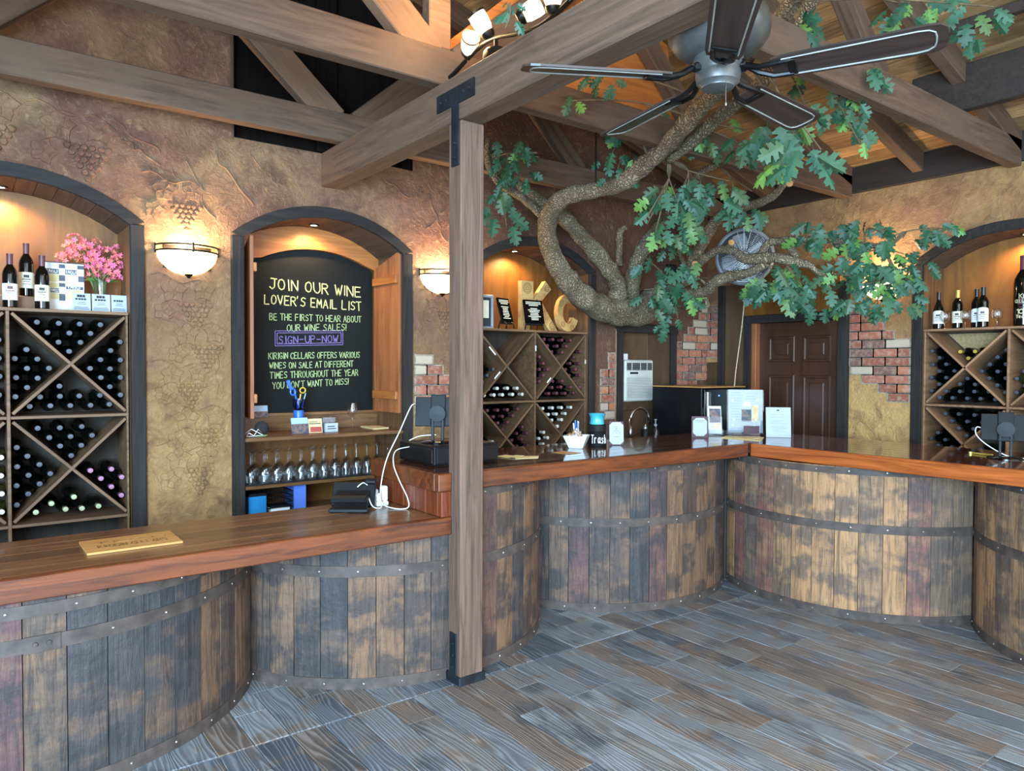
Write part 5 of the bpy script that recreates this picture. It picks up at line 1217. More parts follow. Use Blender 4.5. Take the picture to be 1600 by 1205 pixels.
# ================================================================ THINGS ON THE COUNTERS
BZ, LZT = 1.0635, .8428
t = thing('cash_drawer', 'black cash drawer under the tablet beside the post', 'cash drawer', (2.25, 3.57, BZ))
obj('body', G().cbox((2.035, 3.38, BZ+.006), (2.46, 3.77, BZ+.108), .004), 'black_plastic', t); obj('drawer_front', G().cbox((2.028, 3.395, BZ+.014), (2.036, 3.755, BZ+.094), .003), 'black_plastic', t); obj('foot', G().box((2.05, 3.40, BZ), (2.44, 3.75, BZ+.0062)), 'black_plastic', t)
obj('end_cap', G().cbox((2.05, 3.374, BZ+.014), (2.445, 3.381, BZ+.098), .002), 'black_plastic', t)
def tablet_stand(lab, x_, y_, z_, face, wd=.27, ht=.185, tilt=18, zc=.215):
    """face = direction (radians) in which the back of the tablet looks."""
    t = thing('tablet_stand', lab, 'tablet', (x_, y_, z_), face-math.pi*1.5, 'tablets on black stands')   # local back side towards -y
    obj('base', G().lathe([(.0001, .016), (.03, .016), (.085, .010), (.098, .004), (.098, 0), (.0001, 0)], 28), 'black_gloss', t, smooth=40, local=True)
    for sx in (-1, 1): obj('upright', G().cbox((sx*.028-.008, -.012, .01), (sx*.028+.008, .006, zc-.03), .003), 'black_plastic', t, local=True)
    obj('hinge', G().lathe([(.0001, -.028), (.034, -.026), (.044, -.016), (.046, .014), (.0001, .016)], 20, M=Matrix.Translation((0, -.008, zc-.01)) @ Matrix.Rotation(R(90), 4, 'X')), 'black_plastic', t, smooth=40, local=True)
    M_ = Matrix.Translation((0, .022, zc)) @ Matrix.Rotation(R(-tilt), 4, 'X')
    tb = obj('tablet', G().cbox((-wd/2, 0, -ht/2), (wd/2, .009, ht/2), .003, M=M_), 'black_plastic', t, local=True)
    obj('screen', G().box((-wd/2+.008, .0088, -ht/2+.008), (wd/2-.008, .0095, ht/2-.008), M=M_), 'black_gloss', t, local=True)
    obj('bracket', G().cbox((-.042, -.012, -ht/2-.006), (.042, -.001, ht/2+.012), .004, M=M_), 'black_plastic', t, local=True)
    for sx in (-.03, .03): obj('clamp', G().cbox((sx-.012, -.012, ht/2+.002), (sx+.012, .016, ht/2+.014), .003, M=M_), 'black_plastic', t, local=True)
    return t
tablet_stand('tablet on a black stand over the cash drawer', 2.165, 3.56, BZ+.109, R(232), .26, .17, 14, .175)
tablet_stand('tablet on a black round stand at the end of the right bar', 5.02, 1.71, BZ, R(200), .255, .165, 16, .185)
def cable(lab, pts, m_='cable_white', r_=.0032):
    return tag(obj('power_cable', G().tube(pts, r_, 7), m_, smooth=True), lab, 'cable')
def smooth_path(P, n=6):
    P = [Vector(p) for p in P]; out = []
    for i in range(len(P)-1):
        p0, p1, p2, p3 = P[max(i-1, 0)], P[i], P[i+1], P[min(i+2, len(P)-1)]
        for k in range(n):
            t_ = k/n; out.append(.5*((2*p1)+(-p0+p2)*t_+(2*p0-5*p1+4*p2-p3)*t_*t_+(-p0+3*p1-3*p2+p3)*t_**3))
    return out+[P[-1]]
cable('white cable looping from the upper tablet down to the plug block', smooth_path([(2.04, 3.60, 1.395), (2.00, 3.58, 1.375), (1.93, 3.58, 1.24), (1.86, 3.59, 1.10), (1.83, 3.60, .96), (1.812, 3.56, .87), (1.84, 3.48, .847), (1.90, 3.43, .850), (1.905, 3.44, .90), (1.89, 3.50, .985), (1.885, 3.56, 1.07), (1.93, 3.62, 1.135), (2.03, 3.64, 1.15)]))
cable('white cable from the card terminal into the plug block', smooth_path([(1.70, 3.62, .955), (1.735, 3.62, .975), (1.765, 3.61, .95), (1.80, 3.60, .90), (1.815, 3.59, .88), (1.79, 3.52, .85), (1.745, 3.53, .86), (1.735, 3.57, .92)]))
cable('short white cable behind the upper tablet stand', smooth_path([(2.06, 3.70, BZ+.115), (2.10, 3.66, BZ+.14), (2.15, 3.60, BZ+.15), (2.17, 3.585, BZ+.15)]))
t = thing('plug_block', 'white power adapters clustered on the low counter', 'charger', (1.83, 3.63, LZT))
obj('strip', G().cbox((1.795, 3.575, LZT), (1.865, 3.69, LZT+.026), .005), 'white_plastic', t); obj('adapter', G().cbox((1.832, 3.58, LZT+.026), (1.864, 3.625, LZT+.108), .007), 'white_plastic', t); obj('adapter', G().cbox((1.80, 3.635, LZT+.026), (1.835, 3.68, LZT+.085), .006), 'white_plastic', t); obj('adapter', G().cbox((1.80, 3.585, LZT+.026), (1.825, 3.62, LZT+.07), .005), 'white_plastic', t); obj('plug', G().cbox((1.765, 3.64, LZT), (1.794, 3.675, LZT+.05), .005), 'white_plastic', t)
t = thing('card_terminal', 'black folding point-of-sale terminal seen from behind', 'terminal', (1.65, 3.59, LZT), R(-37))
M_ = Matrix.Translation((0, .03, .012)) @ Matrix.Rotation(R(-28), 4, 'X')
obj('screen_housing', G().cbox((-.115, -.006, 0), (.115, .022, .135), .005, M=M_), 'black_plastic', t, local=True); obj('screen', G().box((-.105, .0215, .01), (.105, .023, .125), M=M_), 'black_gloss', t, local=True)
obj('stand', G().prism([(-.075, .0), (.02, .0), (.055, .075), (.045, .095), (-.02, .045)], 0, -.085, .09), 'black_plastic', t, local=True)
obj('rear_bar', G().cbox((-.095, -.06, .062), (.095, -.01, .088), .006, M=Matrix.Rotation(R(12), 4, 'X')), 'black_plastic', t, local=True)
obj('card_reader', G().cbox((.06, .055, .125), (.125, .10, .152), .008, M=Matrix.Rotation(R(4), 4, 'X')), 'black_plastic', t, local=True); obj('foot_bar', G().cbox((-.10, -.085, 0), (.105, -.05, .022), .005), 'black_plastic', t, local=True)
# scraps of paper beside the drawer
o = obj('paper_slips', G().prism([(2.60, 3.40), (2.74, 3.36), (2.80, 3.43), (2.66, 3.50)], 2, BZ, BZ+.002).prism([(2.58, 3.46), (2.68, 3.48), (2.66, 3.58), (2.56, 3.55)], 2, BZ+.002, BZ+.004).prism([(2.62, 3.42), (2.72, 3.47), (2.69, 3.52), (2.60, 3.47)], 2, BZ+.004, BZ+.006), 'paper_cream'); tag(o, 'cream paper slips lying beside the cash drawer', 'paper')
o = obj('paper_sheet', G().prism([(3.00, 3.38), (3.12, 3.40), (3.10, 3.55), (2.98, 3.52)], 2, BZ, BZ+.0015), 'plaque_wood'); tag(o, 'tan card lying flat in front of the candy bowl', 'card')
# candy bowl
bx_, by_ = 3.30, 3.64
t = thing('candy_bowl', 'square white bowl full of wrapped candy', 'bowl', (bx_, by_, BZ)); M_ = Matrix.Translation((bx_, by_, BZ)) @ Matrix.Rotation(R(38), 4, 'Z') @ Matrix.Rotation(R(45), 4, 'Z')
obj('bowl', G().lathe([(.0001, .004), (.062, .0), (.066, .003), (.108, .078), (.110, .084), (.104, .084), (.062, .010), (.0001, .010)], 4, M=M_), 'ceramic', t)
rg = random.Random(12)
for k in range(16):
    a = rg.uniform(0, 6.28); q = rg.uniform(0, .058); d = Vector((q*math.cos(a), q*math.sin(a), .068+rg.uniform(0, .032)-q*.2))
    M2 = Matrix.Translation(Vector((bx_, by_, BZ))+d) @ Matrix.Rotation(rg.uniform(0, 3), 4, 'Z') @ Matrix.Rotation(rg.uniform(-.6, .6), 4, 'Y')
    cm_ = rg.choice(['candy', 'candy_gold', 'candy'])
    tag(obj('wrapped_candy', G().tube([M2 @ Vector(p) for p in ((-.034, 0, 0), (-.020, 0, 0), (-.016, 0, 0), (0, 0, 0), (.016, 0, 0), (.020, 0, 0), (.034, 0, 0))], [.012, .003, .009, .012, .009, .003, .012], 7), cm_, smooth=True), 'gold-wrapped candy in the square white bowl' if cm_ == 'candy_gold' else 'pale lilac wrapped candy in the square white bowl', 'candy', 'candies in the white bowl')
t = thing('pen_glass', 'stemless glass holding pens behind the candy bowl', 'glass', (3.405, 3.76, BZ)); M_ = Matrix.Translation((3.405, 3.76, BZ))
obj('tumbler', G().lathe([(.0001, .004), (.026, .0), (.038, .03), (.042, .06), (.036, .118), (.034, .118), (.040, .06), (.036, .032), (.0001, .010)], 20, M=M_), 'glass', t, smooth=40)
for k, (dx, dy, tx, ty, m_) in enumerate(((-.012, .0, -.028, .0, 'white_plastic'), (.0, -.006, .0, -.01, 'blue_plastic'), (.012, .004, .024, .008, 'white_plastic'), (.004, .012, .03, .02, 'grey_plastic'), (-.004, .010, .006, .02, 'blue_plastic'))):
    tag(obj('pen', G().tube([(3.405+dx, 3.76+dy, BZ+.012), (3.405+tx, 3.76+ty, BZ+.155+.004*k)], .0048, 7), m_), ('white pen leaning towards the post in the stemless glass', 'blue pen upright in the stemless glass', 'white pen leaning towards the trash tin in the stemless glass', 'grey pen at the back of the stemless glass', 'second blue pen behind the first in the stemless glass')[k], 'pen', 'pens in the stemless glass')
t = thing('trash_tin', 'black tin hand-lettered Trash on the bar', 'tin', (3.49, 3.64, BZ)); M_ = Matrix.Translation((3.49, 3.64, BZ))
obj('can', G().lathe([(.0001, .0), (.062, .0), (.064, .004), (.064, .10), (.067, .104), (.064, .108), (.064, .142), (.060, .148), (.058, .142), (.057, .01), (.0001, .01)], 28, M=M_), 'black_plastic', t, smooth=40)
q = G(); strokes(q, 'Trash', (-.052, 0, 0), (1, 0, 0), (0, 0, 1), .112, .056, .0048, (0, -1, 0), .1, random.Random(1)); g = G(); aL = math.atan2(-3.64, -3.49)+.12
g.v = [(3.49+(.0645-p[1])*math.cos(aL+p[0]/.0645), 3.64+(.0645-p[1])*math.sin(aL+p[0]/.0645), BZ+.025+p[2]) for p in q.v]; g.f = q.f; g.m = q.m
obj('lettering', g, 'label_white', t)
t = thing('teal_jar', 'teal glazed jar with fluted rim stacked on the trash tin', 'jar', (3.49, 3.645, BZ+.148)); g = G(); n = 24; pr = [(.046, 0), (.050, .004), (.046, .02), (.045, .045), (.050, .062), (.057, .074)]
for k in range(n):
    a = 2*math.pi*k/n
    for j, (r_, z_) in enumerate(pr): fl = 1+.05*math.sin(k*math.pi/2*1.0)*(j/5)**2; g.v.append((3.49+r_*fl*math.cos(a), 3.645+r_*fl*math.sin(a), BZ+.149+z_))
for k in range(n):
    for j in range(5): g.f.append((k*6+j, ((k+1) % n)*6+j, ((k+1) % n)*6+j+1, k*6+j+1)); g.m.append(0)
g.f.append(tuple(k*6 for k in range(n))); g.m.append(0); obj('jar', g, 'teal', t, smooth=40)
def octo(w_, h_, k): return [(-w_/2+k, 0), (w_/2-k, 0), (w_/2, k), (w_/2, h_-k), (w_/2-k, h_), (-w_/2+k, h_), (-w_/2, h_-k), (-w_/2, k)]
def table_card(lab, x_, y_, face, wd, ht, k, prints, bw, bh):
    t = thing('table_card', lab, 'sign', (x_, y_, BZ), face-math.pi*1.5, 'burgundy table cards')
    M_ = Matrix.Translation((0, 0, .002)) @ Matrix.Rotation(R(-10), 4, 'X'); M2 = Matrix.Translation((0, .004, .0)) @ Matrix.Rotation(R(-8), 4, 'X')
    obj('backing', G().cbox((-bw/2, .002, 0), (bw/2, .006, bh), .001, M=M2), 'burgundy', t, local=True); obj('easel_leg', G().cbox((-bw/4, .0, 0), (bw/4, .003, bh*.6), .001, M=Matrix.Translation((0, .062, 0)) @ Matrix.Rotation(R(16), 4, 'X')), 'burgundy', t, local=True)
    g = G().prism(octo(wd, ht, k), 1, -.002, .001); g.v = [tuple(Matrix.Translation((0, .002, (bh-ht)*.5)) @ Matrix.Rotation(R(-8), 4, 'X') @ Vector(p)) for p in g.v]; obj('card', g, 'paper', t, local=True)
    g = G()
    for (a, b, z0, z1) in prints: g.box((a*wd, -.0034, z0*ht), (b*wd, -.002, z1*ht), M=Matrix.Translation((0, .002, (bh-ht)*.5)) @ Matrix.Rotation(R(-8), 4, 'X'))
    obj('print', g, 'ink', t, local=True)
table_card('burgundy table card with tall octagonal notice beside trash tin', 3.635, 3.60, R(232), .098, .155, .022, [(-.2, .1, .78, .795), (-.04, .04, .68, .71), (-.22, .22, .60, .612), (-.3, .3, .52, .532), (-.2, .2, .34, .352)], .10, .165)
table_card('small burgundy table card with octagonal scan notice', 4.56, 3.62, R(222), .105, .140, .024, [(-.3, .3, .84, .852), (-.22, .22, .78, .792)], .125, .165)
t = thing('brochure_holder', 'small clear holder next to the octagonal scan notice', 'holder', (4.80, 3.66, BZ), R(228)-math.pi*1.5)
M_ = Matrix.Translation((0, 0, .004)) @ Matrix.Rotation(R(-13), 4, 'X'); obj('stand', G().cbox((-.058, -.003, .0), (.058, .0, .15), .001, M=M_).cbox((-.058, -.04, 0), (.058, .06, .004), .001).cbox((-.058, -.036, .0), (.058, -.033, .055), .001), 'acrylic', t, local=True)
t = thing('brochure', 'narrow illustrated brochure in the clear holder', 'brochure', (4.80, 3.66, BZ), R(228)-math.pi*1.5); obj('sheet', G().cbox((-.052, .001, .01), (.052, .004, .235), .0006, M=M_), 'label_white', t, local=True); obj('print', G().box((-.042, -.0001, .10), (.048, .0012, .215), M=M_), 'print_photo', t, local=True); obj('print', G().box((-.02, -.0002, .078), (.048, .0012, .095), M=M_).box((-.03, -.0002, .06), (.04, .0012, .073), M=M_), 'candy_gold', t, local=True)
t = thing('menu_holder', 'tall clear acrylic holder at the bar corner', 'holder', (5.06, 3.56, BZ), R(222)-math.pi*1.5)
M_ = Matrix.Translation((0, .02, .004)) @ Matrix.Rotation(R(-8), 4, 'X')
obj('base', G().cbox((-.14, -.06, 0), (.14, .07, .004), .001).cbox((-.14, -.03, .004), (.14, -.026, .12), .001), 'acrylic', t, local=True); obj('back_sheet', G().cbox((-.145, 0, .0), (.145, .003, .36), .001, M=M_), 'acrylic', t, local=True); t = thing('menu_sheet', 'printed tasting menu standing in the acrylic holder', 'menu', (5.06, 3.56, BZ), R(222)-math.pi*1.5); obj('sheet', G().cbox((-.135, -.0035, .012), (.135, -.0005, .362), .0006, M=M_), 'paper', t, local=True)
g = G(); rm = random.Random(17)
for k in range(11):
    z = .335-.022*k; g.box((-.115, -.0045, z), (-.115+rm.uniform(.05, .10), -.0033, z+.004), M=M_)
    if k < 4: g.box((.01, -.0045, z-.006), (.01+rm.uniform(.05, .09), -.0033, z-.002), M=M_)
obj('print', g, 'grey_plastic', t, local=True); obj('photo', G().box((-.03, -.006, .10), (.045, -.0034, .20), M=M_), 'print_photo', t, local=True); obj('photo', G().box((.05, -.006, .10), (.10, -.0034, .235), M=M_), 'candy_gold', t, local=True); obj('price_tag', G().box((-.015, -.0062, .225), (.04, -.0034, .262), M=M_), 'label_white', t, local=True)
for p_ in ((-.09, .115), (.08, .115), (-.1, .275), (.09, .275), (-.1, .07), (.07, .07)): obj('magnet', G().lathe([(.0001, .004), (.008, .003), (.009, 0)], 10, M=M_ @ Matrix.Translation((p_[0], -.0035, p_[1])) @ Matrix.Rotation(R(90), 4, 'X')), 'white_plastic', t, local=True)
obj('base_label', G().box((-.02, -.033, .012), (.10, -.0305, .075)), 'burgundy', t, local=True)
card('counter_notice', 'white printed notice leaning on the right bar', 'notice', 5.07, 3.27, BZ+.001, .185, .235, R(9), 'paper', [(.44, .54, .88, .92, 'ink')]+textlines(.16, .8, .66, .76, 3, 'grey_plastic')+textlines(.18, .84, .46, .56, 3, 'grey_plastic')+textlines(.2, .88, .20, .36, 4, 'grey_plastic'), R(222)-math.pi*1.5, .004)
o = obj('menu_sheets', G().prism([(4.66, 3.50), (4.83, 3.58), (4.98, 3.34), (4.70, 3.18)], 2, BZ, BZ+.003).prism([(4.70, 3.52), (4.86, 3.50), (4.86, 3.30), (4.72, 3.28)], 2, BZ+.003, BZ+.006), 'paper_cream'); tag(o, 'loose menu sheets lying flat at the bar corner', 'paper')
cable('white cable curling behind the right hand tablet', smooth_path([(5.03, 1.83, 1.23), (4.985, 1.855, 1.245), (4.965, 1.85, 1.20), (4.99, 1.80, 1.14), (5.02, 1.70, 1.08), (5.04, 1.60, 1.07), (5.06, 1.50, 1.068)]))
o = obj('key_ring', G().tube([(5.12, 1.93, BZ+.006), (5.10, 1.86, BZ+.006), (5.08, 1.80, BZ+.008)], .006, 6).lathe([(.0001, .0), (.012, .0), (.012, .012), (.0001, .012)], 8, M=Matrix.Translation((5.125, 1.94, BZ))), 'cap_gold'); tag(o, 'brass corkscrew lying beside the tablet stand', 'corkscrew')

t = thing('wall_box', 'small black box on the wall above the air conditioner bay', 'box', (5.535, YB, 2.51)); obj('case', G().cbox((5.478, YB-.04, 2.505), (5.592, YB, 2.605), .006), 'black_plastic', t); obj('face', G().cbox((5.495, YB-.044, 2.52), (5.575, YB-.039, 2.59), .002), 'speaker_cloth', t)
# ================================================================ CEILING FAN
FX, FY, FZ = 2.331, 1.782, 2.74
fan = thing('ceiling_fan', 'dark ceiling fan with five brown wooden blades', 'fan', (FX, FY, FZ))
T_ = Matrix.Translation((FX, FY, FZ))
obj('motor_housing', G().lathe([(.05, .245), (.10, .24), (.155, .225), (.185, .195), (.192, .15), (.188, .12), (.165, .085), (.135, .062), (.10, .05), (.0001, .05)], 36, M=T_), 'fan_metal', fan, smooth=40)
g = G()
for k in range(60): a = 2*math.pi*k/60; g.cbox((.118, -.003, -.002), (.168, .003, .004), .001, M=T_ @ Matrix.Rotation(a, 4, 'Z') @ Matrix.Translation((0, 0, .066)) @ Matrix.Rotation(R(-38), 4, 'Y'))
obj('vent_ribs', g, 'black_metal', fan)
obj('switch_housing', G().lathe([(.088, .052), (.094, .04), (.094, .01), (.086, .0), (.084, -.012), (.086, -.02), (.08, -.05), (.062, -.062), (.06, -.068), (.035, -.074), (.0001, -.075)], 32, M=T_), 'fan_metal', fan, smooth=40)
obj('downrod', G().lathe([(.016, .22), (.016, ceil_z(FX)-FZ-.04)], 12, M=T_), 'fan_metal', fan, smooth=40)
obj('canopy', G().lathe([(.03, .24), (.075, .255), (.09, .30), (.06, .33), (.016, .345)], 20, M=T_), 'black_metal', fan, smooth=40)
obj('pull_chain', G().tube([(FX-.025, FY-.055, FZ-.055), (FX-.025, FY-.055, FZ-.15)], .0022, 5).lathe([(.0001, -.158), (.004, -.156), (.004, -.146), (.0001, -.144)], 8, M=Matrix.Translation((FX-.025, FY-.055, FZ))), 'steel', fan)
bl = [(.20, -.058), (.24, -.066), (.70, -.078), (.735, -.072), (.755, -.052), (.760, -.02), (.760, .02), (.755, .052), (.735, .072), (.70, .078), (.24, .066), (.20, .058)]
for k in range(5):
    a = R(150-72*k); M_ = T_ @ Matrix.Rotation(a, 4, 'Z') @ Matrix.Translation((0, 0, -.03)) @ Matrix.Rotation(R(-13), 4, 'X')
    g = G().prism(bl, 2, -.004, .004); b = obj('blade', g, 'fan_blade', fan); b.matrix_basis = M_
    g = G().tube([(p[0]*.94+.01, p[1]*.76, -.0052) for p in bl[1:11]], .003, 5); q = obj('blade_moulding', g, 'ac_grille', b, local=True)
    g = G(); g.tube([(.075, 0, .035), (.11, -.004, .028), (.15, -.018, .004), (.20, -.036, -.008), (.27, -.040, -.008)], [.012, .012, .011, .010, .008], 7); g.tube([(.075, 0, .035), (.11, .004, .028), (.15, .018, .004), (.20, .036, -.008), (.27, .040, -.008)], [.012, .012, .011, .010, .008], 7)
    g.cbox((.255, -.045, -.013), (.285, .045, -.005), .003); g.cbox((.06, -.026, .02), (.105, .026, .05), .006); h = obj('blade_iron', g, 'black_metal', fan, smooth=40); h.matrix_basis = M_

# ================================================================ DRUM FAN IN THE CORNER
DF = (5.68, 4.03, 2.61); dd = Vector((-DF[0]+.3, -DF[1]+.9, 1.45-DF[2])).normalized()
df = thing('drum_fan', 'grey round wall fan behind the tree branches', 'fan', (DF[0], DF[1], DF[2]-.25))
Mf = Matrix.Translation(DF) @ dd.to_track_quat('Z', 'Y').to_matrix().to_4x4() @ Matrix.Scale(.98, 4)
obj('drum', G().lathe([(.235, -.10), (.262, -.09), (.266, 0), (.262, .03), (.245, .045), (.232, .04), (.236, 0), (.235, -.10)], 40, M=Mf), 'grey_plastic', df, smooth=40)
g = G()
for r_ in [.05+.0135*k for k in range(14)]: g.tube([Mf @ Vector((r_*math.cos(a*.2618), r_*math.sin(a*.2618), .045+.012*(1-r_/.23))) for a in range(24)], .0016, 4, close=True)
for k in range(24): a = k*.2618; g.tube([Mf @ Vector((.045*math.cos(a), .045*math.sin(a), .058)), Mf @ Vector((.238*math.cos(a), .238*math.sin(a), .042))], .0016, 4)
obj('grille', g, 'steel', df); obj('hub_badge', G().lathe([(.0001, .066), (.03, .066), (.05, .06), (.052, .052)], 20, M=Mf), 'grey_plastic', df, smooth=40)
for k in range(4):
    M_ = Mf @ Matrix.Rotation(k*math.pi/2+.4, 4, 'Z') @ Matrix.Rotation(R(24), 4, 'X')
    obj('blade', G().prism([(.03, -.03), (.11, -.085), (.20, -.09), (.215, .02), (.16, .075), (.03, .03)], 2, -.003, .003), 'grey_plastic', df).matrix_basis = M_
obj('rear_guard', G().lathe([(.0001, -.099), (.236, -.099), (.236, -.094), (.0001, -.094)], 30, M=Mf), 'black_plastic', df)
obj('motor', G().lathe([(.0001, -.10), (.07, -.10), (.075, 0), (.03, .02), (.0001, .02)], 16, M=Mf), 'black_plastic', df)
obj('handle', G().tube([Mf @ Vector((.262*math.cos(R(62)), .262*math.sin(R(62)), 0)), Mf @ Vector((.30*math.cos(R(76)), .30*math.sin(R(76)), 0)), Mf @ Vector((.30*math.cos(R(104)), .30*math.sin(R(104)), 0)), Mf @ Vector((.262*math.cos(R(118)), .262*math.sin(R(118)), 0))], .009, 8), 'black_plastic', df, smooth=True)
obj('wall_arm', G().tube([Mf @ Vector((0, 0, -.09)), (5.90, 4.30, 2.62), (6.12, 4.36, 2.62)], .014, 8), 'black_metal', df); obj('wall_bracket', G().cbox((6.10, 4.32, 2.54), (6.12, 4.40, 2.70), .003), 'black_metal', df)
o = obj('pull_cord', G().tube(smooth_path([(5.60, 3.96, 2.34), (5.585, 3.98, 2.0), (5.56, 4.02, 1.6), (5.55, 4.03, 1.43)]), .0045, 6), 'rope', smooth=True); tag(o, 'pale cord hanging from the drum fan to the fridge', 'cord')

# ================================================================ VANITY LAMP ON THE BEAM
vl = thing('vanity_lamp', 'wavy bronze lamp bar with glowing glass shades on the beam', 'lamp', (2.06, 2.9, 3.052))
wp = [(2.06, 3.31-.055*k, 3.14+.035*math.sin((k-3)*.42)) for k in range(19)]
obj('bar', G().tube(smooth_path(wp, 3), .011, 8), 'bronze', vl, smooth=True)
obj('canopy', G().lathe([(.0001, .062), (.05, .06), (.062, .045), (.065, .0), (.0001, .0)], 24, M=Matrix.Translation((2.06, 2.86, 3.052))), 'bronze', vl, smooth=40); obj('stem', G().tube([(2.06, 2.86, 3.10), (2.06, 2.86, 3.16)], .01, 8), 'bronze', vl)
for k, (y_, z_, dr_) in enumerate(((3.10, 3.145, (-.35, -.75, .25)), (2.93, 3.175, (-.5, .15, .75)), (2.66, 3.155, (.55, -.55, .45)), (2.44, 3.11, (-.2, -.2, .9)))):
    d = Vector(dr_).normalized(); p = Vector((2.06, y_, z_+.04)); q = d.to_track_quat('Z', 'Y').to_matrix().to_4x4(); Mv = Matrix.Translation(p) @ q
    obj('arm', G().tube([(2.06, y_, z_-.008), tuple(p)], .007, 6), 'bronze', vl)
    sh_ = obj('socket', G().lathe([(.0001, -.025), (.026, -.022), (.034, -.008), (.036, .006), (.03, .01)], 16, M=Mv), 'bronze', vl, smooth=40)
    obj('shade', G().lathe([(.030, .006), (.040, .03), (.044, .075), (.042, .10)], 18, M=Mv), 'bulb_glass', vl, smooth=True); obj('rim', G().lathe([(.043, .098), (.047, .098), (.047, .108), (.043, .108), (.043, .098)], 18, M=Mv), 'bronze', vl)
    lamp('vanity_bulb', p+d*.13, 7, WARM, .03, parent=vl)

# ================================================================ THE TREE
tree = thing('artificial_oak_tree', 'artificial oak with twisting grey bark branches and green leaves', 'tree', (5.0, 4.7, 2.17))
BR={
 'main':[ (5.09,4.63,2.17,0.236),(4.77,4.56,2.10,0.193),(4.44,4.56,2.11,0.165),(4.13,4.54,2.21,0.147),(3.87,4.50,2.41,0.124),(3.67,4.40,2.63,0.110),(3.57,4.23,2.79,0.101),(3.59,4.09,2.87,0.090),(3.68,3.91,2.88,0.081),(3.72,3.69,2.89,0.086),(3.74,3.48,2.97,0.087),(3.74,3.30,3.05,0.085),(3.66,3.05,3.13,0.085),(3.57,2.81,3.19,0.080),(3.46,2.58,3.23,0.075),(3.32,2.31,3.28,0.070),(3.17,2.04,3.30,0.061),(2.98,1.81,3.30,0.050) ],
 'second':[ (3.93,3.41,3.04,0.057),(3.91,3.17,3.12,0.068),(3.88,2.95,3.20,0.069),(3.84,2.73,3.26,0.066),(3.82,2.56,3.32,0.060),(3.75,2.36,3.45,0.054),(3.68,2.23,3.54,0.052),(3.62,2.09,3.60,0.047) ],
 'forkl':[ (4.61,4.62,2.15,0.130),(4.58,4.52,2.28,0.117),(4.46,4.49,2.40,0.109),(4.22,4.49,2.61,0.107),(3.94,4.45,2.76,0.093),(3.65,4.43,2.88,0.075),(3.38,4.38,2.96,0.063),(3.18,4.35,3.03,0.051),(3.08,4.30,3.14,0.037) ],
 'thin':[ (3.68,4.43,2.74,0.045),(3.56,4.43,2.83,0.049),(3.41,4.42,2.90,0.049),(3.22,4.38,2.94,0.045),(3.10,4.35,3.01,0.039),(3.01,4.29,3.10,0.034),(2.96,4.20,3.20,0.027) ],
 'forkr':[ (4.84,4.63,2.21,0.127),(4.78,4.56,2.32,0.119),(4.73,4.47,2.51,0.101),(4.73,4.36,2.65,0.094),(4.73,4.23,2.77,0.081),(4.66,4.04,2.91,0.068),(4.61,3.83,3.02,0.056),(4.57,3.61,3.11,0.044),(4.57,3.49,3.13,0.036) ],
 'stub':[ (4.69,4.63,2.51,0.045),(4.66,4.60,2.67,0.040),(4.63,4.56,2.79,0.036),(4.66,4.51,2.83,0.025) ],
 'right':[ (5.03,4.62,2.22,0.117),(5.02,4.38,2.31,0.097),(5.01,4.19,2.35,0.089),(5.00,4.08,2.45,0.082),(5.00,4.02,2.56,0.076),(4.97,3.92,2.69,0.069),(4.97,3.81,2.81,0.066),(4.97,3.68,2.87,0.057),(4.99,3.42,2.89,0.045),(4.93,3.21,2.93,0.038),(4.90,3.11,3.05,0.035),(4.84,3.04,3.16,0.028) ],
 'across':[ (5.00,4.02,2.47,0.054),(4.99,3.91,2.53,0.053),(4.99,3.78,2.57,0.050),(5.00,3.64,2.54,0.052),(4.99,3.53,2.47,0.061),(5.08,3.33,2.46,0.065),(5.17,3.20,2.42,0.059),(5.21,3.11,2.39,0.039),(5.26,3.07,2.33,0.029),(5.34,3.01,2.31,0.022) ],
 'low':[ (4.97,4.16,2.24,0.066),(5.05,3.98,2.25,0.065),(5.01,3.82,2.32,0.069),(5.03,3.68,2.35,0.068),(5.06,3.54,2.37,0.051),(5.06,3.41,2.42,0.045) ],
 'drop':[ (5.09,4.07,2.28,0.044),(5.14,4.03,2.19,0.039),(5.15,4.02,2.12,0.028) ],
 'upper':[ (5.07,3.44,2.50,0.051),(5.08,3.40,2.58,0.045),(5.10,3.32,2.59,0.045),(5.15,3.26,2.55,0.050),(5.19,3.20,2.46,0.045) ],
 'limb':[ (5.10,3.37,2.60,0.030),(5.20,3.25,2.61,0.032),(5.34,3.01,2.58,0.032),(5.44,2.81,2.53,0.029),(5.50,2.64,2.50,0.026) ],
 'twigr':[ (5.48,2.68,2.49,0.017),(5.48,2.65,2.42,0.014),(5.52,2.62,2.34,0.014),(5.55,2.53,2.24,0.009) ],
 'sprig':[ (5.03,4.24,2.29,0.039),(5.06,4.16,2.41,0.036),(4.96,4.18,2.59,0.033),(4.90,4.17,2.72,0.025) ],
}
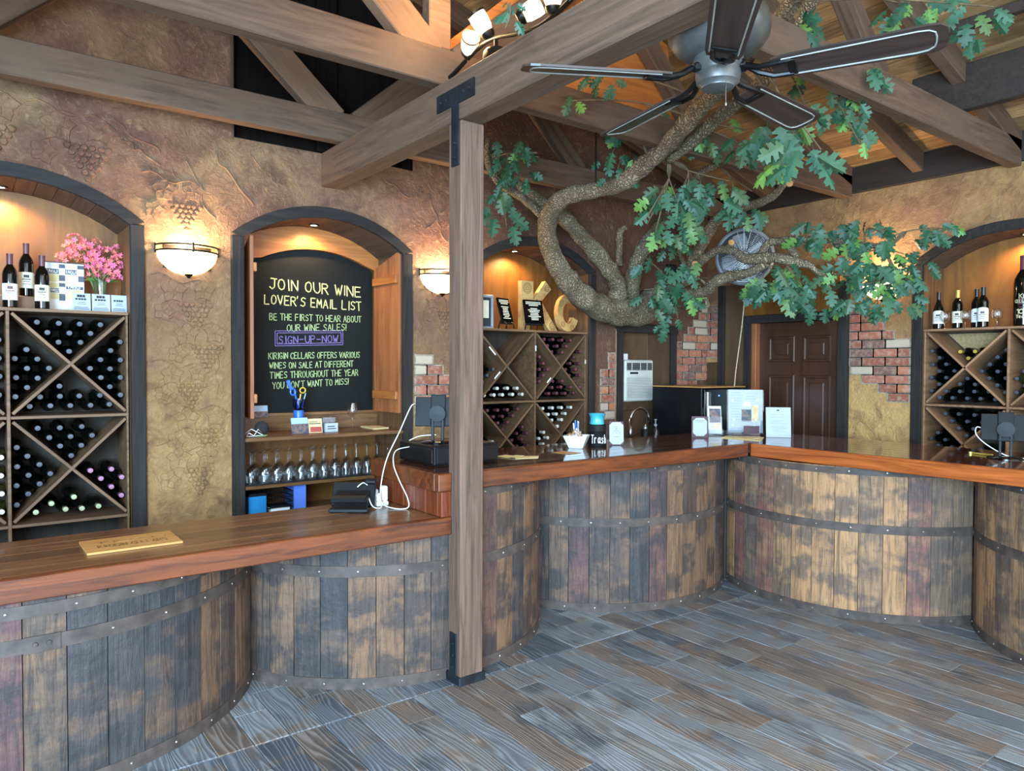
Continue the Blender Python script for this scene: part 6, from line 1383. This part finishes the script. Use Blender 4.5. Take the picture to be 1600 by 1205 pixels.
LC=[
(3.10,4.21,2.73,0.10,0.16,14,0.123),(3.17,4.11,3.04,0.16,0.16,22,0.097),(3.05,4.26,3.10,0.05,0.11,4,0.090),(2.96,3.08,3.26,0.10,0.07,8,0.073),(2.89,3.25,3.16,0.03,0.05,3,0.074),(3.68,3.54,3.26,0.12,0.10,10,0.102),(3.72,3.69,3.02,0.17,0.11,16,0.105),(3.81,3.45,3.33,0.06,0.05,4,0.094),(4.04,3.50,2.72,0.20,0.18,29,0.139),(4.26,3.34,2.83,0.22,0.14,23,0.131),(4.47,3.18,2.77,0.14,0.10,12,0.123),(4.29,3.56,2.61,0.14,0.09,8,0.119),(4.04,3.14,3.17,0.21,0.13,17,0.116),(4.14,2.94,3.07,0.09,0.10,8,0.106),(3.50,2.28,2.85,0.13,0.12,10,0.154),(3.50,2.15,2.70,0.11,0.14,10,0.168),(3.74,2.23,2.99,0.10,0.07,5,0.139),(3.92,2.22,3.23,0.20,0.09,17,0.116),(3.95,2.07,3.11,0.13,0.14,17,0.107),(3.96,2.06,2.90,0.03,0.09,4,0.082),(3.36,2.15,3.32,0.11,0.09,10,0.099),(3.54,1.64,3.27,0.10,0.05,9,0.091),(3.67,1.41,3.18,0.09,0.09,9,0.094),(3.63,1.51,3.28,0.06,0.04,4,0.084),(4.70,4.25,2.44,0.11,0.11,6,0.117),(4.73,4.21,2.22,0.14,0.16,18,0.127),(4.77,4.12,2.00,0.08,0.12,6,0.116),(4.88,3.98,2.32,0.14,0.18,16,0.134),(5.06,3.34,2.28,0.17,0.14,17,0.144),(5.14,3.28,2.25,0.22,0.16,23,0.135),(5.27,3.12,2.12,0.15,0.11,10,0.116),(5.19,3.00,2.62,0.20,0.11,17,0.121),(5.31,2.84,2.42,0.20,0.17,23,0.137),(5.19,2.87,2.20,0.16,0.16,13,0.128),(5.38,2.66,2.43,0.17,0.12,17,0.135),(5.41,2.58,2.19,0.19,0.19,26,0.134),(5.29,2.73,2.10,0.13,0.13,10,0.110),(5.52,2.44,2.60,0.22,0.07,16,0.107),(5.52,2.43,2.37,0.12,0.08,6,0.107),(5.38,2.74,2.65,0.17,0.07,10,0.111),(1.79,2.39,3.02,0.04,0.06,6,0.051),(4.60,3.95,2.61,0.13,0.13,8,0.112),]
def cr(P, n=5):
    out = []
    for i in range(len(P)-1):
        p0, p1, p2, p3 = P[max(i-1, 0)], P[i], P[i+1], P[min(i+2, len(P)-1)]
        for k in range(n):
            t_ = k/n; out.append(tuple(.5*((2*b)+(-a+c)*t_+(2*a-5*b+4*c-d)*t_*t_+(-a+3*b-3*c+d)*t_**3) for a, b, c, d in zip(p0, p1, p2, p3)))
    return out+[P[-1]]
rt_ = random.Random(31)
TH = {'main': .68, 'right': .74, 'low': .68, 'limb': .8, 'twigr': .9, 'stub': .8}
for nm, P in BR.items():
    S = cr(P); g = G(); k_ = len(S)
    pts = [(s[0], s[1], s[2]) for s in S]; rad = [max(.006, s[3]*TH.get(nm, .64))*(1+.07*math.sin(i*1.9)+rt_.uniform(-.05, .05)) for i, s in enumerate(S)]
    seg = 14 if rad[0] > .05 else 9
    g.tube(pts, rad, seg)
    for i in range(k_*seg):                                          # knobbly bark
        r_ = i//seg; c = Vector(pts[r_]); p = Vector(g.v[i]); a_ = (i % seg)/seg*6.283
        g.v[i] = tuple(c+(p-c)*(1+.10*math.sin(3*a_+r_*.5)+rt_.uniform(-.04, .04)))
    obj('branch', g, 'bark', tree, smooth=True)
# sawn stubs
mk('sawn_wood', (196, 142, 84), (164, 112, 62), ns=16, rough=.8)
for (p, d) in (((4.58, 3.47, 3.13), (-.2, -.6, .2)), ((5.0, 3.70, 2.58), (-.5, -.6, .25)), ((4.99, 4.02, 2.50), (-.8, -.5, -.3)), ((4.88, 3.08, 2.98), (-.7, -.4, -.4))):
    d = Vector(d).normalized(); p = Vector(p)
    obj('branch_stub', G().tube([p, p+d*.09], [.034, .028], 10), 'bark', tree, smooth=40); obj('sawn_end', G().tube([p+d*.088, p+d*.093], [.025, .024], 10), 'sawn_wood', tree)
# leaf: lobed oak outline, folded along the midrib and drooping
def leaf_mesh(bend, fold):
    half = [(0, .0), (.05, .04), (.13, .05), (.18, .10), (.27, .12), (.25, .19), (.14, .22), (.11, .26), (.24, .30), (.34, .31), (.33, .38), (.40, .46), (.28, .47), (.14, .47), (.11, .52), (.22, .57), (.30, .60), (.28, .67), (.32, .76), (.20, .74), (.10, .74), (.13, .81), (.14, .90), (.06, .88), (0, 1.0)]
    sp_ = [(0, y) for x, y in half]; v = []; f = []
    def w3(x, y): return (x, y-.0, -bend*y*y-fold*abs(x)+.06*math.sin(y*9)*abs(x))
    n = len(half); v = [w3(0, y) for x, y in half]+[w3(x, y) for x, y in half]+[w3(-x, y) for x, y in half]
    for k in range(n-1): f.append((k, k+1, n+k+1, n+k)); f.append((k+1, k, 2*n+k, 2*n+k+1))
    g = G().add(v, f); g.tube([(0, -.22, .0), (0, -.08, .01), (0, .02, 0)], .010, 4)
    me = g.mesh('leaf'); me.materials.append(MATS['leaf']); return me
LM = [leaf_mesh(.25, .25), leaf_mesh(.45, .1), leaf_mesh(.1, .45), leaf_mesh(.35, .35)]
leaves = []; rz_ = random.Random(77); CAMP = Vector((0, 0, 1.6))
allb = [Vector(p[:3]) for P in BR.values() for p in cr(P, 3)]
for (x, y, z, rx, ry, n, s) in LC:
    c = Vector((x, y, z)); near = min(allb, key=lambda p: (p-c).length)
    vd = (c-CAMP).normalized(); sx_ = vd.cross(Vector((0, 0, 1))).normalized(); sy_ = sx_.cross(vd)
    # a few twigs fan out of the branch; leaves sit along them
    nt = max(1, n//5); tips = []
    for k in range(nt):
        a = rz_.uniform(0, 6.28); e = c+sx_*rx*.9*math.cos(a)+sy_*ry*.9*math.sin(a)+vd*rz_.uniform(-.12, .12); m1 = (near+c)/2+Vector((0, 0, .05)); tips.append((near, m1, e))
        tw = G()
        if (near-c).length < .9: tw.tube(cr([tuple(near), tuple(m1), tuple(e)], 4), [.007]*4+[.005]*4+[.003], 5)
        else: tw.tube(cr([tuple(c+Vector((0, 0, ry*.8))), tuple(c), tuple(e)], 4), [.006]*4+[.004]*4+[.003], 5)
        obj('twig', tw, 'twig', tree, smooth=True)
    for k in range(n):
        a = rz_.uniform(0, 6.28); q = math.sqrt(rz_.random()); p = c+sx_*rx*q*math.cos(a)+sy_*ry*q*math.sin(a)+vd*rz_.uniform(-.14, .14)
        if p.x > XW-.06: p.x = XW-.06-rz_.random()*.05
        if p.y > YB-.05: p.y = YB-.05
        out = sx_*math.cos(a)*q
        ydir = (Vector((0, 0, -1))*rz_.uniform(.5, 1.1)+out*.9+sx_*rz_.uniform(-.7, .7)+vd*rz_.uniform(-.5, .3)).normalized()
        zdir = (-vd*rz_.uniform(.6, 1.0)+Vector((rz_.uniform(-.6, .6), rz_.uniform(-.6, .6), rz_.uniform(-.1, .8)))); zdir = (zdir-ydir*zdir.dot(ydir)).normalized(); xdir = ydir.cross(zdir)
        sc = s*rz_.uniform(.72, 1.2); Mx = Matrix(((xdir.x*sc, ydir.x*sc, zdir.x*sc, p.x), (xdir.y*sc, ydir.y*sc, zdir.y*sc, p.y), (xdir.z*sc, ydir.z*sc, zdir.z*sc, p.z), (0, 0, 0, 1)))
        leaves.append((sc/(p-CAMP).length, Mx, rz_.choice(LM)))
leaves.sort(key=lambda t_: -t_[0])
tinv = MW[tree].inverted(); rest = G()
for i, (_, Mx, me) in enumerate(leaves):
    if i < 300:
        o = bpy.data.objects.new('leaf', me); COL.objects.link(o); o.parent = tree; o.matrix_parent_inverse = tinv; o.matrix_basis = Mx
    else: rest.add([Mx @ v.co for v in me.vertices], [tuple(p.vertices) for p in me.polygons])
o = obj('foliage', rest, 'leaf', tree, recalc=False); o['kind'] = 'stuff'

o = obj('support_rod', G().tube([(3.667, 3.86, 2.93), (3.667, 3.86, 3.60)], .0065, 7).tube([(3.667, 3.86, 3.60), (3.667, 3.40, 3.62)], .0065, 7), 'black_metal'); tag(o, 'thin black rod holding the main branch below the truss', 'rod')
